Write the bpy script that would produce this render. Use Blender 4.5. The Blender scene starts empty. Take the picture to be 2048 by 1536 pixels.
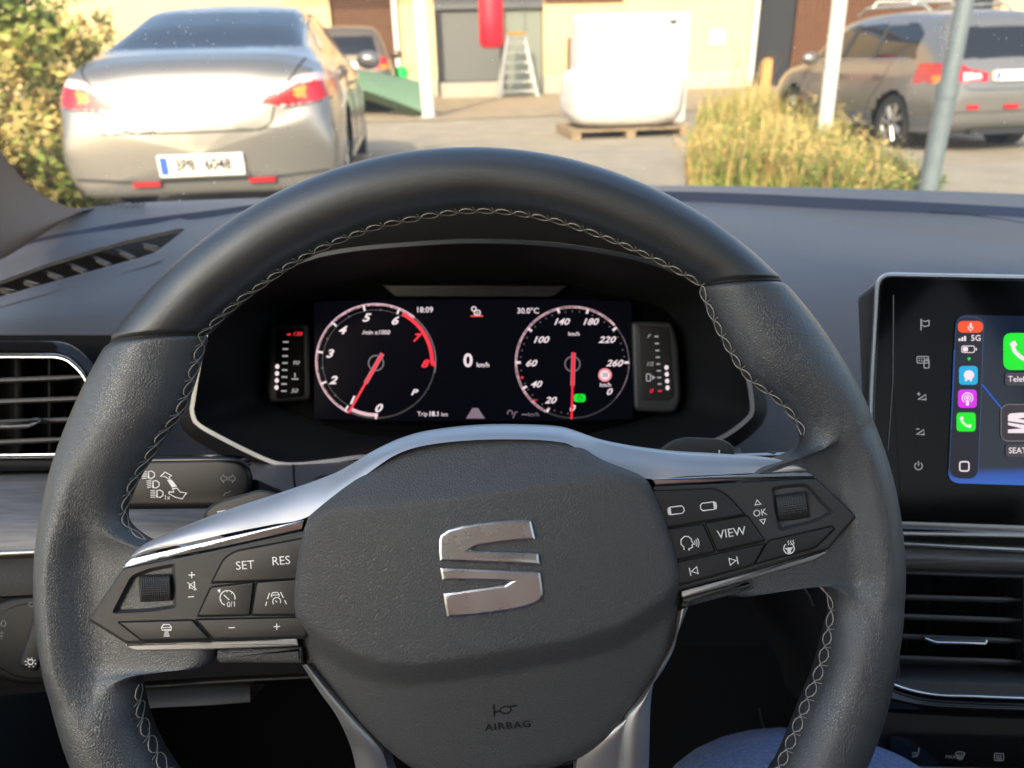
import bpy, bmesh, math, random
from mathutils import Vector, Matrix, noise
from mathutils.geometry import interpolate_bezier
random.seed(11)
S = bpy.context.scene
COL = S.collection
# ------------------------------------------------------------------ camera
F = 1500.0            # focal length in photo pixels (2048 wide)
PITCH, ROLL = math.radians(23.9), math.radians(1.46)
CAMZ = 1.06
O = Vector((0, 0, CAMZ))
FW = Vector((0, math.cos(PITCH), -math.sin(PITCH)))
R0 = Vector((1, 0, 0)); U0 = Vector((0, math.sin(PITCH), math.cos(PITCH)))
UP = U0*math.cos(ROLL)+R0*math.sin(ROLL)
RT = R0*math.cos(ROLL)-U0*math.sin(ROLL)
cd = bpy.data.cameras.new('camera'); cam = bpy.data.objects.new('camera', cd); COL.objects.link(cam)
cam.matrix_world = Matrix(((RT.x, UP.x, -FW.x, O.x), (RT.y, UP.y, -FW.y, O.y), (RT.z, UP.z, -FW.z, O.z), (0, 0, 0, 1)))
cd.sensor_width = 36; cd.lens = 36*F/2048; cd.clip_start = 0.02; cd.clip_end = 400
cd.dof.use_dof = True; cd.dof.focus_distance = 0.335; cd.dof.aperture_fstop = 12
S.camera = cam
# ------------------------------------------------------------------ light
EXPO = 1.6
SUN_EL, SUN_AZ = math.radians(30), math.radians(13)    # sun behind the car, light travels forward and right by SUN_AZ
w = bpy.data.worlds.new('World'); S.world = w; w.use_nodes = True
nt = w.node_tree; bg = nt.nodes['Background']
sky = nt.nodes.new('ShaderNodeTexSky'); sky.sky_type = 'NISHITA'; sky.sun_disc = False
sky.sun_elevation = SUN_EL; sky.sun_rotation = math.pi+SUN_AZ
sky.air_density = 1.2; sky.dust_density = 4.0
nt.links.new(sky.outputs[0], bg.inputs[0]); bg.inputs[1].default_value = 0.15
sd = bpy.data.lights.new('sun', 'SUN'); sd.energy = 2.0; sd.angle = math.radians(0.5); sd.color = (1, .84, .60)
sun = bpy.data.objects.new('sun', sd); COL.objects.link(sun)
L = Vector((math.sin(SUN_AZ)*math.cos(SUN_EL), math.cos(SUN_AZ)*math.cos(SUN_EL), -math.sin(SUN_EL)))
sun.rotation_euler = L.to_track_quat('-Z', 'Y').to_euler()
S.view_settings.view_transform = 'Standard'; S.view_settings.look = 'None'
S.view_settings.exposure = EXPO; S.view_settings.gamma = 1
S.render.engine = 'CYCLES'
c = S.cycles; c.max_bounces = 7; c.diffuse_bounces = 4; c.glossy_bounces = 4; c.transparent_max_bounces = 16
c.caustics_reflective = False; c.caustics_refractive = False; c.sample_clamp_indirect = 6; c.use_denoising = True
EM = 2**(-EXPO)

# ------------------------------------------------------------------ geometry helpers
ZOFF = 0.0
def CP(px, py, z):
    """world point seen at photo pixel (px,py) at distance z along the camera axis"""
    z += ZOFF
    return O + FW*z + RT*((px-1024)/F*z) + UP*((768-py)/F*z)
def RAY(px, py): return FW + RT*((px-1024)/F) + UP*((768-py)/F)
def PY(px, py, Y):
    r = RAY(px, py); return O + r*(Y/r.y)
def GP(px, py, Z=0.0):
    r = RAY(px, py); return O + r*((Z-O.z)/r.z)
def curve(pts, t):
    """Catmull-Rom through (t, a, b, ...) rows"""
    n = len(pts)
    if t <= pts[0][0]: return tuple(pts[0][1:])
    if t >= pts[-1][0]: return tuple(pts[-1][1:])
    i = 0
    while pts[i+1][0] < t: i += 1
    p1, p2 = pts[i], pts[i+1]; p0 = pts[max(i-1, 0)]; p3 = pts[min(i+2, n-1)]
    u = (t-p1[0])/(p2[0]-p1[0]); h = p2[0]-p1[0]; out = []
    for k in range(1, len(p1)):
        m1 = (p2[k]-p0[k])/(p2[0]-p0[0]) if p2[0] != p0[0] else 0
        m2 = (p3[k]-p1[k])/(p3[0]-p1[0]) if p3[0] != p1[0] else 0
        a = p1[k]; b = p2[k]
        out.append((2*u**3-3*u*u+1)*a+(u**3-2*u*u+u)*h*m1+(-2*u**3+3*u*u)*b+(u**3-u*u)*h*m2)
    return tuple(out)
def lin(pts, t):
    if t <= pts[0][0]: return pts[0][1]
    for a, b in zip(pts, pts[1:]):
        if t <= b[0]: return a[1]+(b[1]-a[1])*(t-a[0])/(b[0]-a[0])
    return pts[-1][1]
def lerp(a, b, t): return a+(b-a)*t
def sm(t): t = max(0, min(1, t)); return t*t*(3-2*t)
def resample(pts, n):
    d = [0]
    for a, b in zip(pts, pts[1:]): d.append(d[-1]+math.hypot(b[0]-a[0], b[1]-a[1])+1e-6)
    rows = [(d[i],)+tuple(pts[i]) for i in range(len(pts))]
    return [curve(rows, d[-1]*i/(n-1)) for i in range(n)]
def inside(x, y, poly):
    r = False; n = len(poly); j = n-1
    for i in range(n):
        xi, yi = poly[i][:2]; xj, yj = poly[j][:2]
        if (yi > y) != (yj > y) and x < (xj-xi)*(y-yi)/(yj-yi)+xi: r = not r
        j = i
    return r
def area(p): return sum(p[i-1][0]*p[i][1]-p[i][0]*p[i-1][1] for i in range(len(p)))/2
def inset(p, d):
    n = len(p); s = 1 if area(p) > 0 else -1; out = []
    for i in range(n):
        a, b, c_ = p[i-1], p[i], p[(i+1) % n]
        e1 = Vector((b[0]-a[0], b[1]-a[1])); e2 = Vector((c_[0]-b[0], c_[1]-b[1]))
        if e1.length < 1e-9 or e2.length < 1e-9: out.append(tuple(b)); continue
        e1.normalize(); e2.normalize()
        n1 = Vector((-e1.y, e1.x))*s; n2 = Vector((-e2.y, e2.x))*s
        m = n1+n2
        if m.length < 1e-6: m = n1
        m.normalize(); k = d/max(.4, m.dot(n1))
        out.append((b[0]+m.x*k, b[1]+m.y*k))
    return out
def rounded(p, r, k=5):
    """round every corner of polygon p; r is one radius or a list"""
    n = len(p); out = []
    for i in range(n):
        a, b, c_ = Vector(p[i-1][:2]), Vector(p[i][:2]), Vector(p[(i+1) % n][:2])
        rr = r[i] if isinstance(r, (list, tuple)) else r
        l1 = (a-b).length; l2 = (c_-b).length; q = min(rr, l1*.48, l2*.48)
        if q < .05: out.append((b.x, b.y)); continue
        A = b+(a-b)/l1*q; C_ = b+(c_-b)/l2*q
        for j in range(k+1):
            t = j/k; v = A*(1-t)**2+b*2*t*(1-t)+C_*t*t; out.append((v.x, v.y))
    return out
def rrect(x0, y0, x1, y1, r, k=5): return rounded([(x0, y0), (x1, y0), (x1, y1), (x0, y1)], r, k)
def ell(cx, cy, rx, ry=None, n=40, a0=0, a1=360):
    ry = ry or rx; m = n if a1-a0 >= 360 else n+1
    return [(cx+rx*math.cos(math.radians(a0+(a1-a0)*i/n)), cy+ry*math.sin(math.radians(a0+(a1-a0)*i/n))) for i in range(m)]

def holed(outer, hole, z):
    '''flat face with one hole, in photo pixels at depth z'''
    from mathutils.geometry import tessellate_polygon
    loops = [[Vector((x, y, 0)) for x, y in outer], [Vector((x, y, 0)) for x, y in hole]]
    tris = tessellate_polygon(loops); P = list(outer)+list(hole)
    return [CP(x, y, z) for x, y in P], [tuple(t) for t in tris]
class MB:
    def __init__(s): s.v = []; s.f = []; s.flat = []
    def add(s, vs, fs):
        o = len(s.v); s.v += [Vector(v) for v in vs]; s.f += [tuple(i+o for i in f) for f in fs]; return s
    def prism(s, pts, z, t, c=0.0, zc=None, k=3, to=None):
        """polygon in photo pixels, front face at depth z (number or function), thickness t, rounded front edge of c metres"""
        zf = z if callable(z) else (lambda x, y: z)
        rings = [(0, t)]
        zz = zf(*pts[0])
        if c > 0:
            cp = c*F/zz
            for j in range(k+1):
                a = math.pi/2*j/k; rings.append((cp*(1-math.cos(a)), c*(1-math.sin(a))))
        else: rings.append((0, 0))
        n = len(pts); vs = []; fs = []
        for off, dz in rings:
            q = inset(pts, off) if off > 0 else pts
            vs += [CP(a, b, zf(a, b)+dz) for a, b in q]
        for r in range(len(rings)-1):
            for i in range(n):
                j = (i+1) % n; fs.append((r*n+i, r*n+j, (r+1)*n+j, (r+1)*n+i))
        fs.append(tuple((len(rings)-1)*n+i for i in range(n)))
        return s.add(vs, fs)
    def rprism(s, raw, r, z, t, c, k=3):
        '''like prism, but corners are rounded after each inset so the chamfer never crosses itself'''
        zf = z if callable(z) else (lambda x, y: z)
        R = r if isinstance(r, (list, tuple)) else [r]*len(raw); cp = c*F/zf(*raw[0]); rings = []
        for off, dz in [(0, t)]+[(cp*(1-math.cos(math.pi/2*j/k)), c*(1-math.sin(math.pi/2*j/k))) for j in range(k+1)]:
            q = rounded(inset(raw, off) if off > 0 else raw, [max(.6, a-off*.6) for a in R])
            rings.append([CP(x, y, zf(x, y)+dz) for x, y in q])
        n = len(rings[0]); o = len(s.v); s.grid(rings, True); s.f.append(tuple(o+(len(rings)-1)*n+i for i in range(n)))
        return s
    def poly(s, pts, z):
        zf = z if callable(z) else (lambda x, y: z)
        return s.add([CP(a, b, zf(a, b)) for a, b in pts], [tuple(range(len(pts)))])
    def stroke(s, pts, wd, z, closed=False):
        zf = z if callable(z) else (lambda x, y: z)
        P = [Vector(p[:2]) for p in pts]; n = len(P); L_ = []; R_ = []
        for i in range(n):
            a = P[i-1] if (i > 0 or closed) else P[i]; b = P[(i+1) % n] if (i < n-1 or closed) else P[i]
            d = b-a
            if d.length < 1e-6: d = Vector((1, 0))
            d.normalize(); nn = Vector((-d.y, d.x)); k = 1
            if (i > 0 or closed) and (i < n-1 or closed):
                e = (P[i]-P[i-1])
                if e.length > 1e-6:
                    e.normalize(); k = 1/max(.5, abs(Vector((-e.y, e.x)).dot(nn)))
            L_.append(P[i]+nn*wd/2*k); R_.append(P[i]-nn*wd/2*k)
        vs = [CP(p.x, p.y, zf(p.x, p.y)) for p in L_+R_]
        m = n if closed else n-1
        return s.add(vs, [(i, (i+1) % n, n+(i+1) % n, n+i) for i in range(m)])
    def grid(s, rows, closed=False):
        nr = len(rows); nc = len(rows[0]); vs = [v for r in rows for v in r]; fs = []
        for r in range(nr-1):
            for i in range(nc if closed else nc-1):
                j = (i+1) % nc; fs.append((r*nc+i, r*nc+j, (r+1)*nc+j, (r+1)*nc+i))
        return s.add(vs, fs)
    def patch(s, A, B, zA, zB, bulge=0, n=40, m=10, close=None):
        """surface between two pixel polylines A and B (resampled), depth lerped, bulged toward the viewer"""
        A = resample([(a[0], a[1], a[2] if len(a) > 2 else zA) for a in A], n)
        B = resample([(b[0], b[1], b[2] if len(b) > 2 else zB) for b in B], n)
        rows = []
        for j in range(m+1):
            t = j/m
            rows.append([CP(lerp(A[i][0], B[i][0], t), lerp(A[i][1], B[i][1], t), lerp(A[i][2], B[i][2], t)-bulge*math.sin(math.pi*t)) for i in range(n)])
        if close:
            rows = [[p+FW*close for p in rows[0]]]+rows+[[p+FW*close for p in rows[-1]]]
        return s.grid(rows)
    def tube(s, pts, r, k=8, caps=True):
        P = [Vector(p) for p in pts]; n = len(P); rows = []; up = None
        for i in range(n):
            d = (P[min(i+1, n-1)]-P[max(i-1, 0)])
            if d.length < 1e-9: d = Vector((0, 0, 1))
            d.normalize()
            if up is None: up = d.orthogonal().normalized()
            up = (up-d*up.dot(d)); up = up.normalized() if up.length > 1e-6 else d.orthogonal().normalized()
            b = d.cross(up); rr = r[i] if isinstance(r, (list, tuple)) else r
            rows.append([P[i]+(up*math.cos(2*math.pi*j/k)+b*math.sin(2*math.pi*j/k))*rr for j in range(k)])
        o = len(s.v); s.grid(rows, True)
        if caps: s.f.append(tuple(o+j for j in range(k))); s.f.append(tuple(o+(n-1)*k+j for j in range(k)))
        return s
    def box(s, M, x0, x1, y0, y1, z0, z1):
        vs = [M @ Vector((x, y, z)) for x in (x0, x1) for y in (y0, y1) for z in (z0, z1)]
        return s.add(vs, [(0, 1, 3, 2), (4, 6, 7, 5), (0, 4, 5, 1), (2, 3, 7, 6), (0, 2, 6, 4), (1, 5, 7, 3)])
    def text(s, txt, px, py, h, z, rot=0, shear=0, sx=1.0, bold=0.0, align='CENTER', spacing=1.0):
        zf = z if callable(z) else (lambda x, y: z)
        cu = bpy.data.curves.new('t', 'FONT'); cu.body = txt; cu.align_x = align; cu.align_y = 'CENTER'
        cu.size = 1; cu.shear = shear; cu.offset = bold; cu.resolution_u = 3; cu.space_character = spacing
        o = bpy.data.objects.new('t', cu); COL.objects.link(o)
        dg = bpy.context.evaluated_depsgraph_get(); me = bpy.data.meshes.new_from_object(o.evaluated_get(dg))
        k = h/.70; ca, sa = math.cos(math.radians(rot)), math.sin(math.radians(rot)); vs = []
        for v in me.vertices:
            x = v.co.x*k*sx; y = -v.co.y*k
            X = px+x*ca-y*sa; Y = py+x*sa+y*ca; vs.append(CP(X, Y, zf(X, Y)))
        s.add(vs, [tuple(p.vertices) for p in me.polygons])
        bpy.data.objects.remove(o); bpy.data.curves.remove(cu); bpy.data.meshes.remove(me)
        return s
    def build(s, name, mat, parent=None, smooth=35, origin=None):
        me = bpy.data.meshes.new(name)
        org = origin
        if org is None:
            if parent is not None: org = parent_loc(parent)
            else:
                org = Vector((0, 0, 0))
                for v in s.v: org += v
                org /= max(1, len(s.v))
        org = Vector(org)
        me.from_pydata([tuple(v-org) for v in s.v], [], s.f); me.update()
        if smooth:
            for p in me.polygons: p.use_smooth = len(p.vertices) < 7
            for i in s.flat: me.polygons[i].use_smooth = False
            me.set_sharp_from_angle(angle=math.radians(smooth))
        me.materials.append(mat)
        o = bpy.data.objects.new(name, me); COL.objects.link(o)
        if parent is not None:
            o.parent = parent; o.location = org-parent_loc(parent)
        else: o.location = org
        o['_loc'] = list(org)
        return o
def parent_loc(p):
    return Vector(p['_loc'])
def thing(name, loc, label, cat, group=None):
    o = bpy.data.objects.new(name, None); COL.objects.link(o); o.location = loc; o['_loc'] = list(loc)
    o.empty_display_size = .05
    return tag(o, label, cat, group)
def tag(o, label=None, cat=None, group=None, kind=None):
    if label: o['label'] = label
    if cat: o['category'] = cat
    if group: o['group'] = group
    if kind: o['kind'] = kind
    return o

# ------------------------------------------------------------------ materials
def mat(name, col=(.5, .5, .5), rough=.5, metal=0, spec=.5, bump=None, var=None, emit=None, estr=1.0, coat=0, sheen=0, rvar=0, aniso=None, ior=1.5, crough=.05):
    m = bpy.data.materials.new(name); m.use_nodes = True; t = m.node_tree; b = t.nodes['Principled BSDF']
    b.inputs['Base Color'].default_value = (*col, 1); b.inputs['Roughness'].default_value = rough
    b.inputs['Metallic'].default_value = metal; b.inputs['Specular IOR Level'].default_value = spec
    b.inputs['Coat Weight'].default_value = coat; b.inputs['Coat Roughness'].default_value = crough; b.inputs['IOR'].default_value = ior
    b.inputs['Specular Tint'].default_value = (.88, .94, 1, 1) if ior > 1.55 else (1, 1, 1, 1)  # bluish tint puts cool sky light into the leather reflections
    if sheen: b.inputs['Sheen Weight'].default_value = sheen
    if emit:
        b.inputs['Emission Color'].default_value = (*emit, 1); b.inputs['Emission Strength'].default_value = estr*EM
    tc = t.nodes.new('ShaderNodeTexCoord'); coord = tc.outputs['Object']
    if aniso:
        mp = t.nodes.new('ShaderNodeMapping'); mp.inputs['Scale'].default_value = aniso; t.links.new(coord, mp.inputs[0]); coord = mp.outputs[0]
    if var:   # (scale, amount, [colour2])
        n = t.nodes.new('ShaderNodeTexNoise'); n.inputs['Scale'].default_value = var[0]; n.inputs['Detail'].default_value = 6
        r = t.nodes.new('ShaderNodeMapRange'); r.inputs[1].default_value = .3; r.inputs[2].default_value = .7
        x = t.nodes.new('ShaderNodeMix'); x.data_type = 'RGBA'
        c2 = var[2] if len(var) > 2 else tuple(q*(1-var[1]) for q in col)
        x.inputs[6].default_value = (*col, 1); x.inputs[7].default_value = (*c2, 1)
        t.links.new(coord, n.inputs['Vector']); t.links.new(n.outputs[0], r.inputs[0]); t.links.new(r.outputs[0], x.inputs[0]); t.links.new(x.outputs[2], b.inputs['Base Color'])
    if rvar:
        n = t.nodes.new('ShaderNodeTexNoise'); n.inputs['Scale'].default_value = rvar[0]; n.inputs['Detail'].default_value = 5
        r = t.nodes.new('ShaderNodeMapRange'); r.inputs[1].default_value = .35; r.inputs[2].default_value = .65; r.inputs[3].default_value = rough; r.inputs[4].default_value = rough+rvar[1]
        t.links.new(coord, n.inputs['Vector']); t.links.new(n.outputs[0], r.inputs[0]); t.links.new(r.outputs[0], b.inputs['Roughness'])
    if bump:  # list of (kind, scale, distance)
        prev = None
        for kind, sc, dist in bump:
            if kind == 'v':
                n = t.nodes.new('ShaderNodeTexVoronoi'); n.feature = 'DISTANCE_TO_EDGE'; n.inputs['Scale'].default_value = sc
                wv = t.nodes.new('ShaderNodeTexNoise'); wv.inputs['Scale'].default_value = sc*.6
                ad = t.nodes.new('ShaderNodeVectorMath'); ad.operation = 'MULTIPLY_ADD'; ad.inputs[1].default_value = (.6/sc,)*3
                t.links.new(coord, wv.inputs['Vector']); t.links.new(wv.outputs['Color'], ad.inputs[0]); t.links.new(coord, ad.inputs[2]); t.links.new(ad.outputs[0], n.inputs['Vector'])
                r = t.nodes.new('ShaderNodeMapRange'); r.inputs[1].default_value = 0; r.inputs[2].default_value = .18
                t.links.new(n.outputs[0], r.inputs[0]); h = r.outputs[0]
            elif kind == 'w':
                n = t.nodes.new('ShaderNodeTexWave'); n.inputs['Scale'].default_value = sc; n.inputs['Distortion'].default_value = 1; t.links.new(coord, n.inputs['Vector']); h = n.outputs[1]
            else:
                n = t.nodes.new('ShaderNodeTexNoise'); n.inputs['Scale'].default_value = sc; n.inputs['Detail'].default_value = 3; t.links.new(coord, n.inputs['Vector']); h = n.outputs[0]
            bp = t.nodes.new('ShaderNodeBump'); bp.inputs['Distance'].default_value = dist; bp.inputs['Strength'].default_value = 1
            t.links.new(h, bp.inputs['Height'])
            if prev: t.links.new(prev, bp.inputs['Normal'])
            prev = bp.outputs[0]
        t.links.new(prev, b.inputs['Normal'])
    return m
def glow(name, col, st=1.0): return mat(name, (.01, .01, .01), .4, emit=col, estr=st)
M = dict(
 leather=mat('smooth black leather', (.024, .025, .028), .36, spec=1, ior=1.6, coat=.25, crough=.34, bump=[('n', 800, .00006), ('v', 1100, .00003)], rvar=(25, .12)),
 grain=mat('grained hub vinyl', (.072, .075, .08), .45, spec=.6, bump=[('v', 760, .00015)], rvar=(30, .1)),
 dash=mat('grained dashboard foam', (.130, .122, .124), .5, spec=.8, bump=[('v', 800, .00014), ('n', 60, .0004)]),
 keylit=glow('lit touch keys', (.30, .31, .33), 1), legendmid=mat('grey legend', (.3, .3, .31), .6),
 dark=mat('dark interior plastic', (.016, .016, .017), .5, bump=[('n', 1500, .00006)]),
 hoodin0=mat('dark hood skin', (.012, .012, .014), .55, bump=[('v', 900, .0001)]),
 void=mat('footwell carpet black', (.004, .004, .005), .9),
 pod=mat('satin button plastic', (.028, .028, .031), .42, bump=[('n', 2500, .00003)]),
 panel=mat('soft-touch spoke plastic', (.048, .049, .053), .42, bump=[('n', 2500, .00003)]),
 gloss=mat('gloss black plastic', (.006, .006, .007), .08, rvar=(12, .05)),
 satin=mat('satin silver trim', (.62, .625, .64), .46, 1, bump=[('n', 300, .00003)], rvar=(40, .1)),
 chrome=mat('polished chrome', (.75, .77, .8), .12, 1, rvar=(30, .1)),
 thread=mat('pale grey thread', (.38, .37, .34), .7),
 legend=mat('printed white legend', (.95, .95, .95), .6),
 legenddim=mat('dim printed legend', (.2, .2, .21), .6), legenddim3=mat('grey printed legend', (.25, .25, .26), .6), legenddim2=mat('unlit icons', (.022, .022, .024), .5),
)
# ================================================================== STEERING WHEEL
ZW = .324; KX = ZW/F; WC = (942, 1155); RO = 857
sw = thing('steering_wheel', CP(WC[0], WC[1], ZW), 'black leather steering wheel with pale stitching, silver spokes and a metal emblem', 'steering wheel')
PAIRS = [(-180, 942, 1866), (-160, 697, 1823), (-145, 525, 1735), (-133, 415, 1638), (-122, 341, 1534), (-118.5, 318, 1498), (-115.5, 301, 1463), (-113, 289, 1427), (-110, 286, 1400), (-107, 284, 1370), (-105, 290, 1345),
 (-103.5, 320, 1330), (-102, 380, 1326), (-100, 430, 1320), (-97, 440, 1260), (-92, 440, 1180), (-89, 430, 1125), (-86, 380, 1100), (-84, 318, 1084), (-82.5, 289, 1071), (-81, 263, 1050), (-79.5, 255, 1031), (-77.5, 258, 1002),
 (-75, 275, 958), (-72.5, 299, 920), (-70, 328, 872), (-67, 361, 828), (-64, 381, 780), (-60, 400, 717), (-56.9, 416, 668), (-46, 477, 609), (-36, 540, 562), (-28, 604, 520), (-19, 699, 476), (-9.5, 794, 447), (0, 945, 424),
 (11, 1086, 438), (21, 1207, 476), (31, 1302, 517), (40, 1360, 548), (46.5, 1395, 573), (50, 1423, 635), (53, 1455, 698), (57, 1493, 755), (60, 1544, 794), (63.5, 1582, 832), (65.5, 1601, 863), (67, 1600, 892), (68, 1585, 910), (70, 1540, 922),
 (72, 1490, 935), (76, 1445, 965), (80, 1430, 1040), (84, 1430, 1110), (87, 1450, 1185), (88.5, 1509, 1178), (90, 1578, 1164), (91.5, 1620, 1161), (93.5, 1649, 1185), (95, 1657, 1210), (97.5, 1655, 1240), (100, 1650, 1270),
 (103.5, 1642, 1310), (106.5, 1628, 1355), (109, 1615, 1384), (113, 1596, 1431), (117.5, 1575, 1484), (122, 1551, 1535), (133, 1469, 1638), (145, 1359, 1735), (160, 1187, 1823), (180, 942, 1866)]
A0 = .0150; B0 = .0165   # half width / half depth of the leather rim (m)
def outer(th):
    a = math.radians(th); r = RO+lin([(-180, 20), (-120, 14), (-100, 0), (-60, 0), (0, 0), (60, 0), (100, 0), (120, 10), (180, 20)], th)
    return WC[0]+r*math.sin(a), WC[1]-r*math.cos(a)
NQ, NM = 9, 16; SPZ = .0025
def section(th, ring=0.0):
    """list of profile points: outer edge -> front -> inner edge -> back, camera-metric via CP"""
    ox, oy = outer(th); ix, iy = curve(PAIRS, th)
    Lp = math.hypot(ix-ox, iy-oy)*KX
    wide = max(sm((Lp-.046)/.03), sm((-th-70)/18)*sm((th+113)/14), sm((th-58)/20)*sm((103-th)/15))
    a = min(lerp(.0225, .0130, wide), .485*Lp); a2 = min(lerp(a, .008, wide), .485*Lp)
    bw = B0
    # grip seam groove
    g = 0
    for s0 in (-56.9, 46.5): g += math.exp(-((th-s0)/.55)**2)
    # slightly plumper lower grips
    fat = 1+.06*sm((abs(th)-47)/8)
    b = B0*fat-.0022*g; bw = lerp(b, .006, wide); inw = .0016*g
    rows = []
    def pt(d, h):
        t = d/Lp; x = lerp(ox, ix, t); y = lerp(oy, iy, t); z = ZW-h
        # keep the outline where it was drawn: scale pixel back to metric plane ZW
        X = (x-1024)*KX; Y = (768-y)*KX
        return O+FW*z+RT*X+UP*Y
    def mid(t):
        f = sm(t)
        return lerp(0, .0105, f*wide)
    front = []
    def put(d, sh):
        D = wide*sm((d-.0115)/.0145); front.append((d, b*sh*(1-.64*D), SPZ*D))
    for j in range(NQ+1):
        p = math.pi/2*j/NQ; put(inw+(a-inw)*(1-math.cos(p)), math.sin(p))
    for j in range(1, NM): put(lerp(a, Lp-a2, j/NM), 1)
    for j in range(NQ+1):
        p = math.pi/2*(1-j/NQ); put(Lp-(a2-inw)*(1-math.cos(p))-inw, math.sin(p))
    n = len(front)
    pts = [pt(d, h+c_) for d, h, c_ in front]
    for d, h, c_ in reversed(front[1:-1]): pts.append(pt(d, -h+c_))
    return pts, n
ths = []
t = -180.0
while t < 180:
    ths.append(t)
    near = min(abs(t+56.9), abs(t-46.5))
    t += .2 if near < 2.5 else (.5 if (66 < t < 96 or -108 < t < -78) else 1.25)
allrows = [(th, section(th)) for th in ths]
def rim_part(sel, name, m):
    mb = MB(); rows = [r[1][0] for r in allrows if sel(r[0])]
    mb.grid(rows, True)
    return mb.build(name, m, sw, smooth=80)
r1 = rim_part(lambda t: -57.1 <= t <= 46.7, 'rim_leather', M['leather']); tag(r1, 'smooth upper rim leather')
up_i = [i for i, r in enumerate(allrows) if r[0] > 46.3]; lo_i = [i for i, r in enumerate(allrows) if r[0] < -56.7]
mb = MB(); mb.grid([allrows[i][1][0] for i in up_i]+[allrows[i][1][0] for i in lo_i], True)
M['leather2'] = mat('pebbled grip leather', (.03, .031, .035), .38, spec=1, ior=1.65, coat=.3, crough=.36, bump=[('v', 1000, .00010)], rvar=(20, .12))
r2 = mb.build('grip_leather', M['leather2'], sw, smooth=80); tag(r2, 'pebbled lower grip leather flaring into the spokes')
# dark seam lines between the leathers
for s0 in (-56.9, 46.5):
    pts, n = section(s0); q = pts[:n]
    MB().tube([p+FW*-.0002 for p in q], .0007, 6).build('seam', M['dark'], sw)
# stitching: two rows of slanting threads laced across the inner seam
def on_section(th, idx):
    pts, n = section(th); return pts[idx]
def stitch_run(t0, t1, mb):
    # walk along the inner edge with even spacing
    path = []; th = t0; last = None; acc = 0; step = .1
    marks = []
    SP = .0078
    while th <= t1:
        ix, iy = curve(PAIRS, th); p = Vector((ix*KX, iy*KX))
        if last is not None:
            acc += (p-last).length
            if acc >= SP: marks.append(th); acc = 0
        else: marks.append(th)
        last = p; th += step
    nn = section(0)[1]
    def P(th, idx, lift):
        pts, n = section(th); i = int(math.floor(idx)); f = idx-i; p = pts[i].lerp(pts[i+1], f)
        cpt = (pts[n-6]+pts[n+3])*.5; d = (p-cpt).normalized(); return p+d*lift
    A, B = [], []
    for k in range(len(marks)-1):
        a, b_ = marks[k], marks[k+1]; ja = random.uniform(-.08, .08)
        for t, ua, ub in ((0, -.15, .15), (.18, .75, -.35), (.42, 1.0, -.85), (.7, .75, -1.0), (.9, .15, -.6)):
            A.append(P(lerp(a, b_, t), nn-1.75-ua+ja, .0004+.00015*abs(ua))); B.append(P(lerp(a, b_, t), nn-1.75-ub+ja, .0003+.00015*abs(ub)))
        mb.tube([P(lerp(a, b_, -.12), nn-3.0, .0003), P(lerp(a, b_, .0), nn-2.1, .0007), P(lerp(a, b_, .10), nn-1.4, .0005)], .00017, 5)
        mb.tube([P(lerp(a, b_, .42), nn-.6, .0004), P(lerp(a, b_, .52), nn-1.2, .0006)], .00015, 5)
    mb.tube(A, .00028, 6); mb.tube(B, .00026, 6)
mb = MB(); stitch_run(-83, 67.3, mb); stitch_run(91.4, 128, mb); stitch_run(-128, -104, mb)
mb.build('stitching', M['thread'], sw, smooth=60)

ZOFF = -.0145
# ---- backing of hub and spokes
core = [(262, 1130), (600, 1040), (700, 958), (800, 905), (950, 885), (1100, 882), (1180, 910), (1300, 955), (1600, 948), (1695, 1032), (1640, 1098), (1365, 1195), (1335, 1300), (1250, 1430), (1140, 1530), (850, 1540), (700, 1410), (612, 1330), (597, 1320), (440, 1320), (280, 1294), (192, 1238)]
MB().prism(rounded(core, 10), .3415, .016, .002).build('spoke_core', M['dark'], sw)
# ---- upper silver trim
upT = [(262, 1112), (300, 1082), (430, 1030), (560, 987), (650, 955), (700, 930), (740, 905), (790, 881), (850, 864), (950, 852), (1050, 851), (1120, 855), (1160, 866), (1200, 880), (1260, 893), (1350, 905), (1450, 911), (1540, 918), (1585, 926), (1614, 940)]
loT = [(264, 1115), (330, 1096), (450, 1068), (540, 1050), (612, 1035), (685, 985), (745, 940), (795, 908), (855, 890), (950, 880), (1050, 879), (1110, 883), (1145, 892), (1195, 928), (1285, 957), (1380, 952), (1450, 949), (1540, 944.5), (1590, 942.5), (1614, 942)]
n = 120
A = [curve([(i,)+p for i, p in enumerate(upT)], (len(upT)-1)*j/(n-1)) for j in range(n)]
B = [curve([(i,)+p for i, p in enumerate(loT)], (len(loT)-1)*j/(n-1)) for j in range(n)]
rows = []
for j in range(11):
    t = j/10
    tipn = lambda i: max(sm((.16-i/n)/.16), sm((i/n-.80)/.20))
    rows.append([CP(lerp(A[i][0], B[i][0], t), lerp(A[i][1], B[i][1], t), lerp(lerp(.3385, .3300, t), .3268, tipn(i))-.0012*math.sin(math.pi*t)) for i in range(n)])
rows = [[p+FW*.010 for p in rows[0]]]+rows+[[p+FW*.005 for p in rows[-1]]]
MB().grid(rows).build('spoke_trim', M['satin'], sw, smooth=45)
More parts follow.
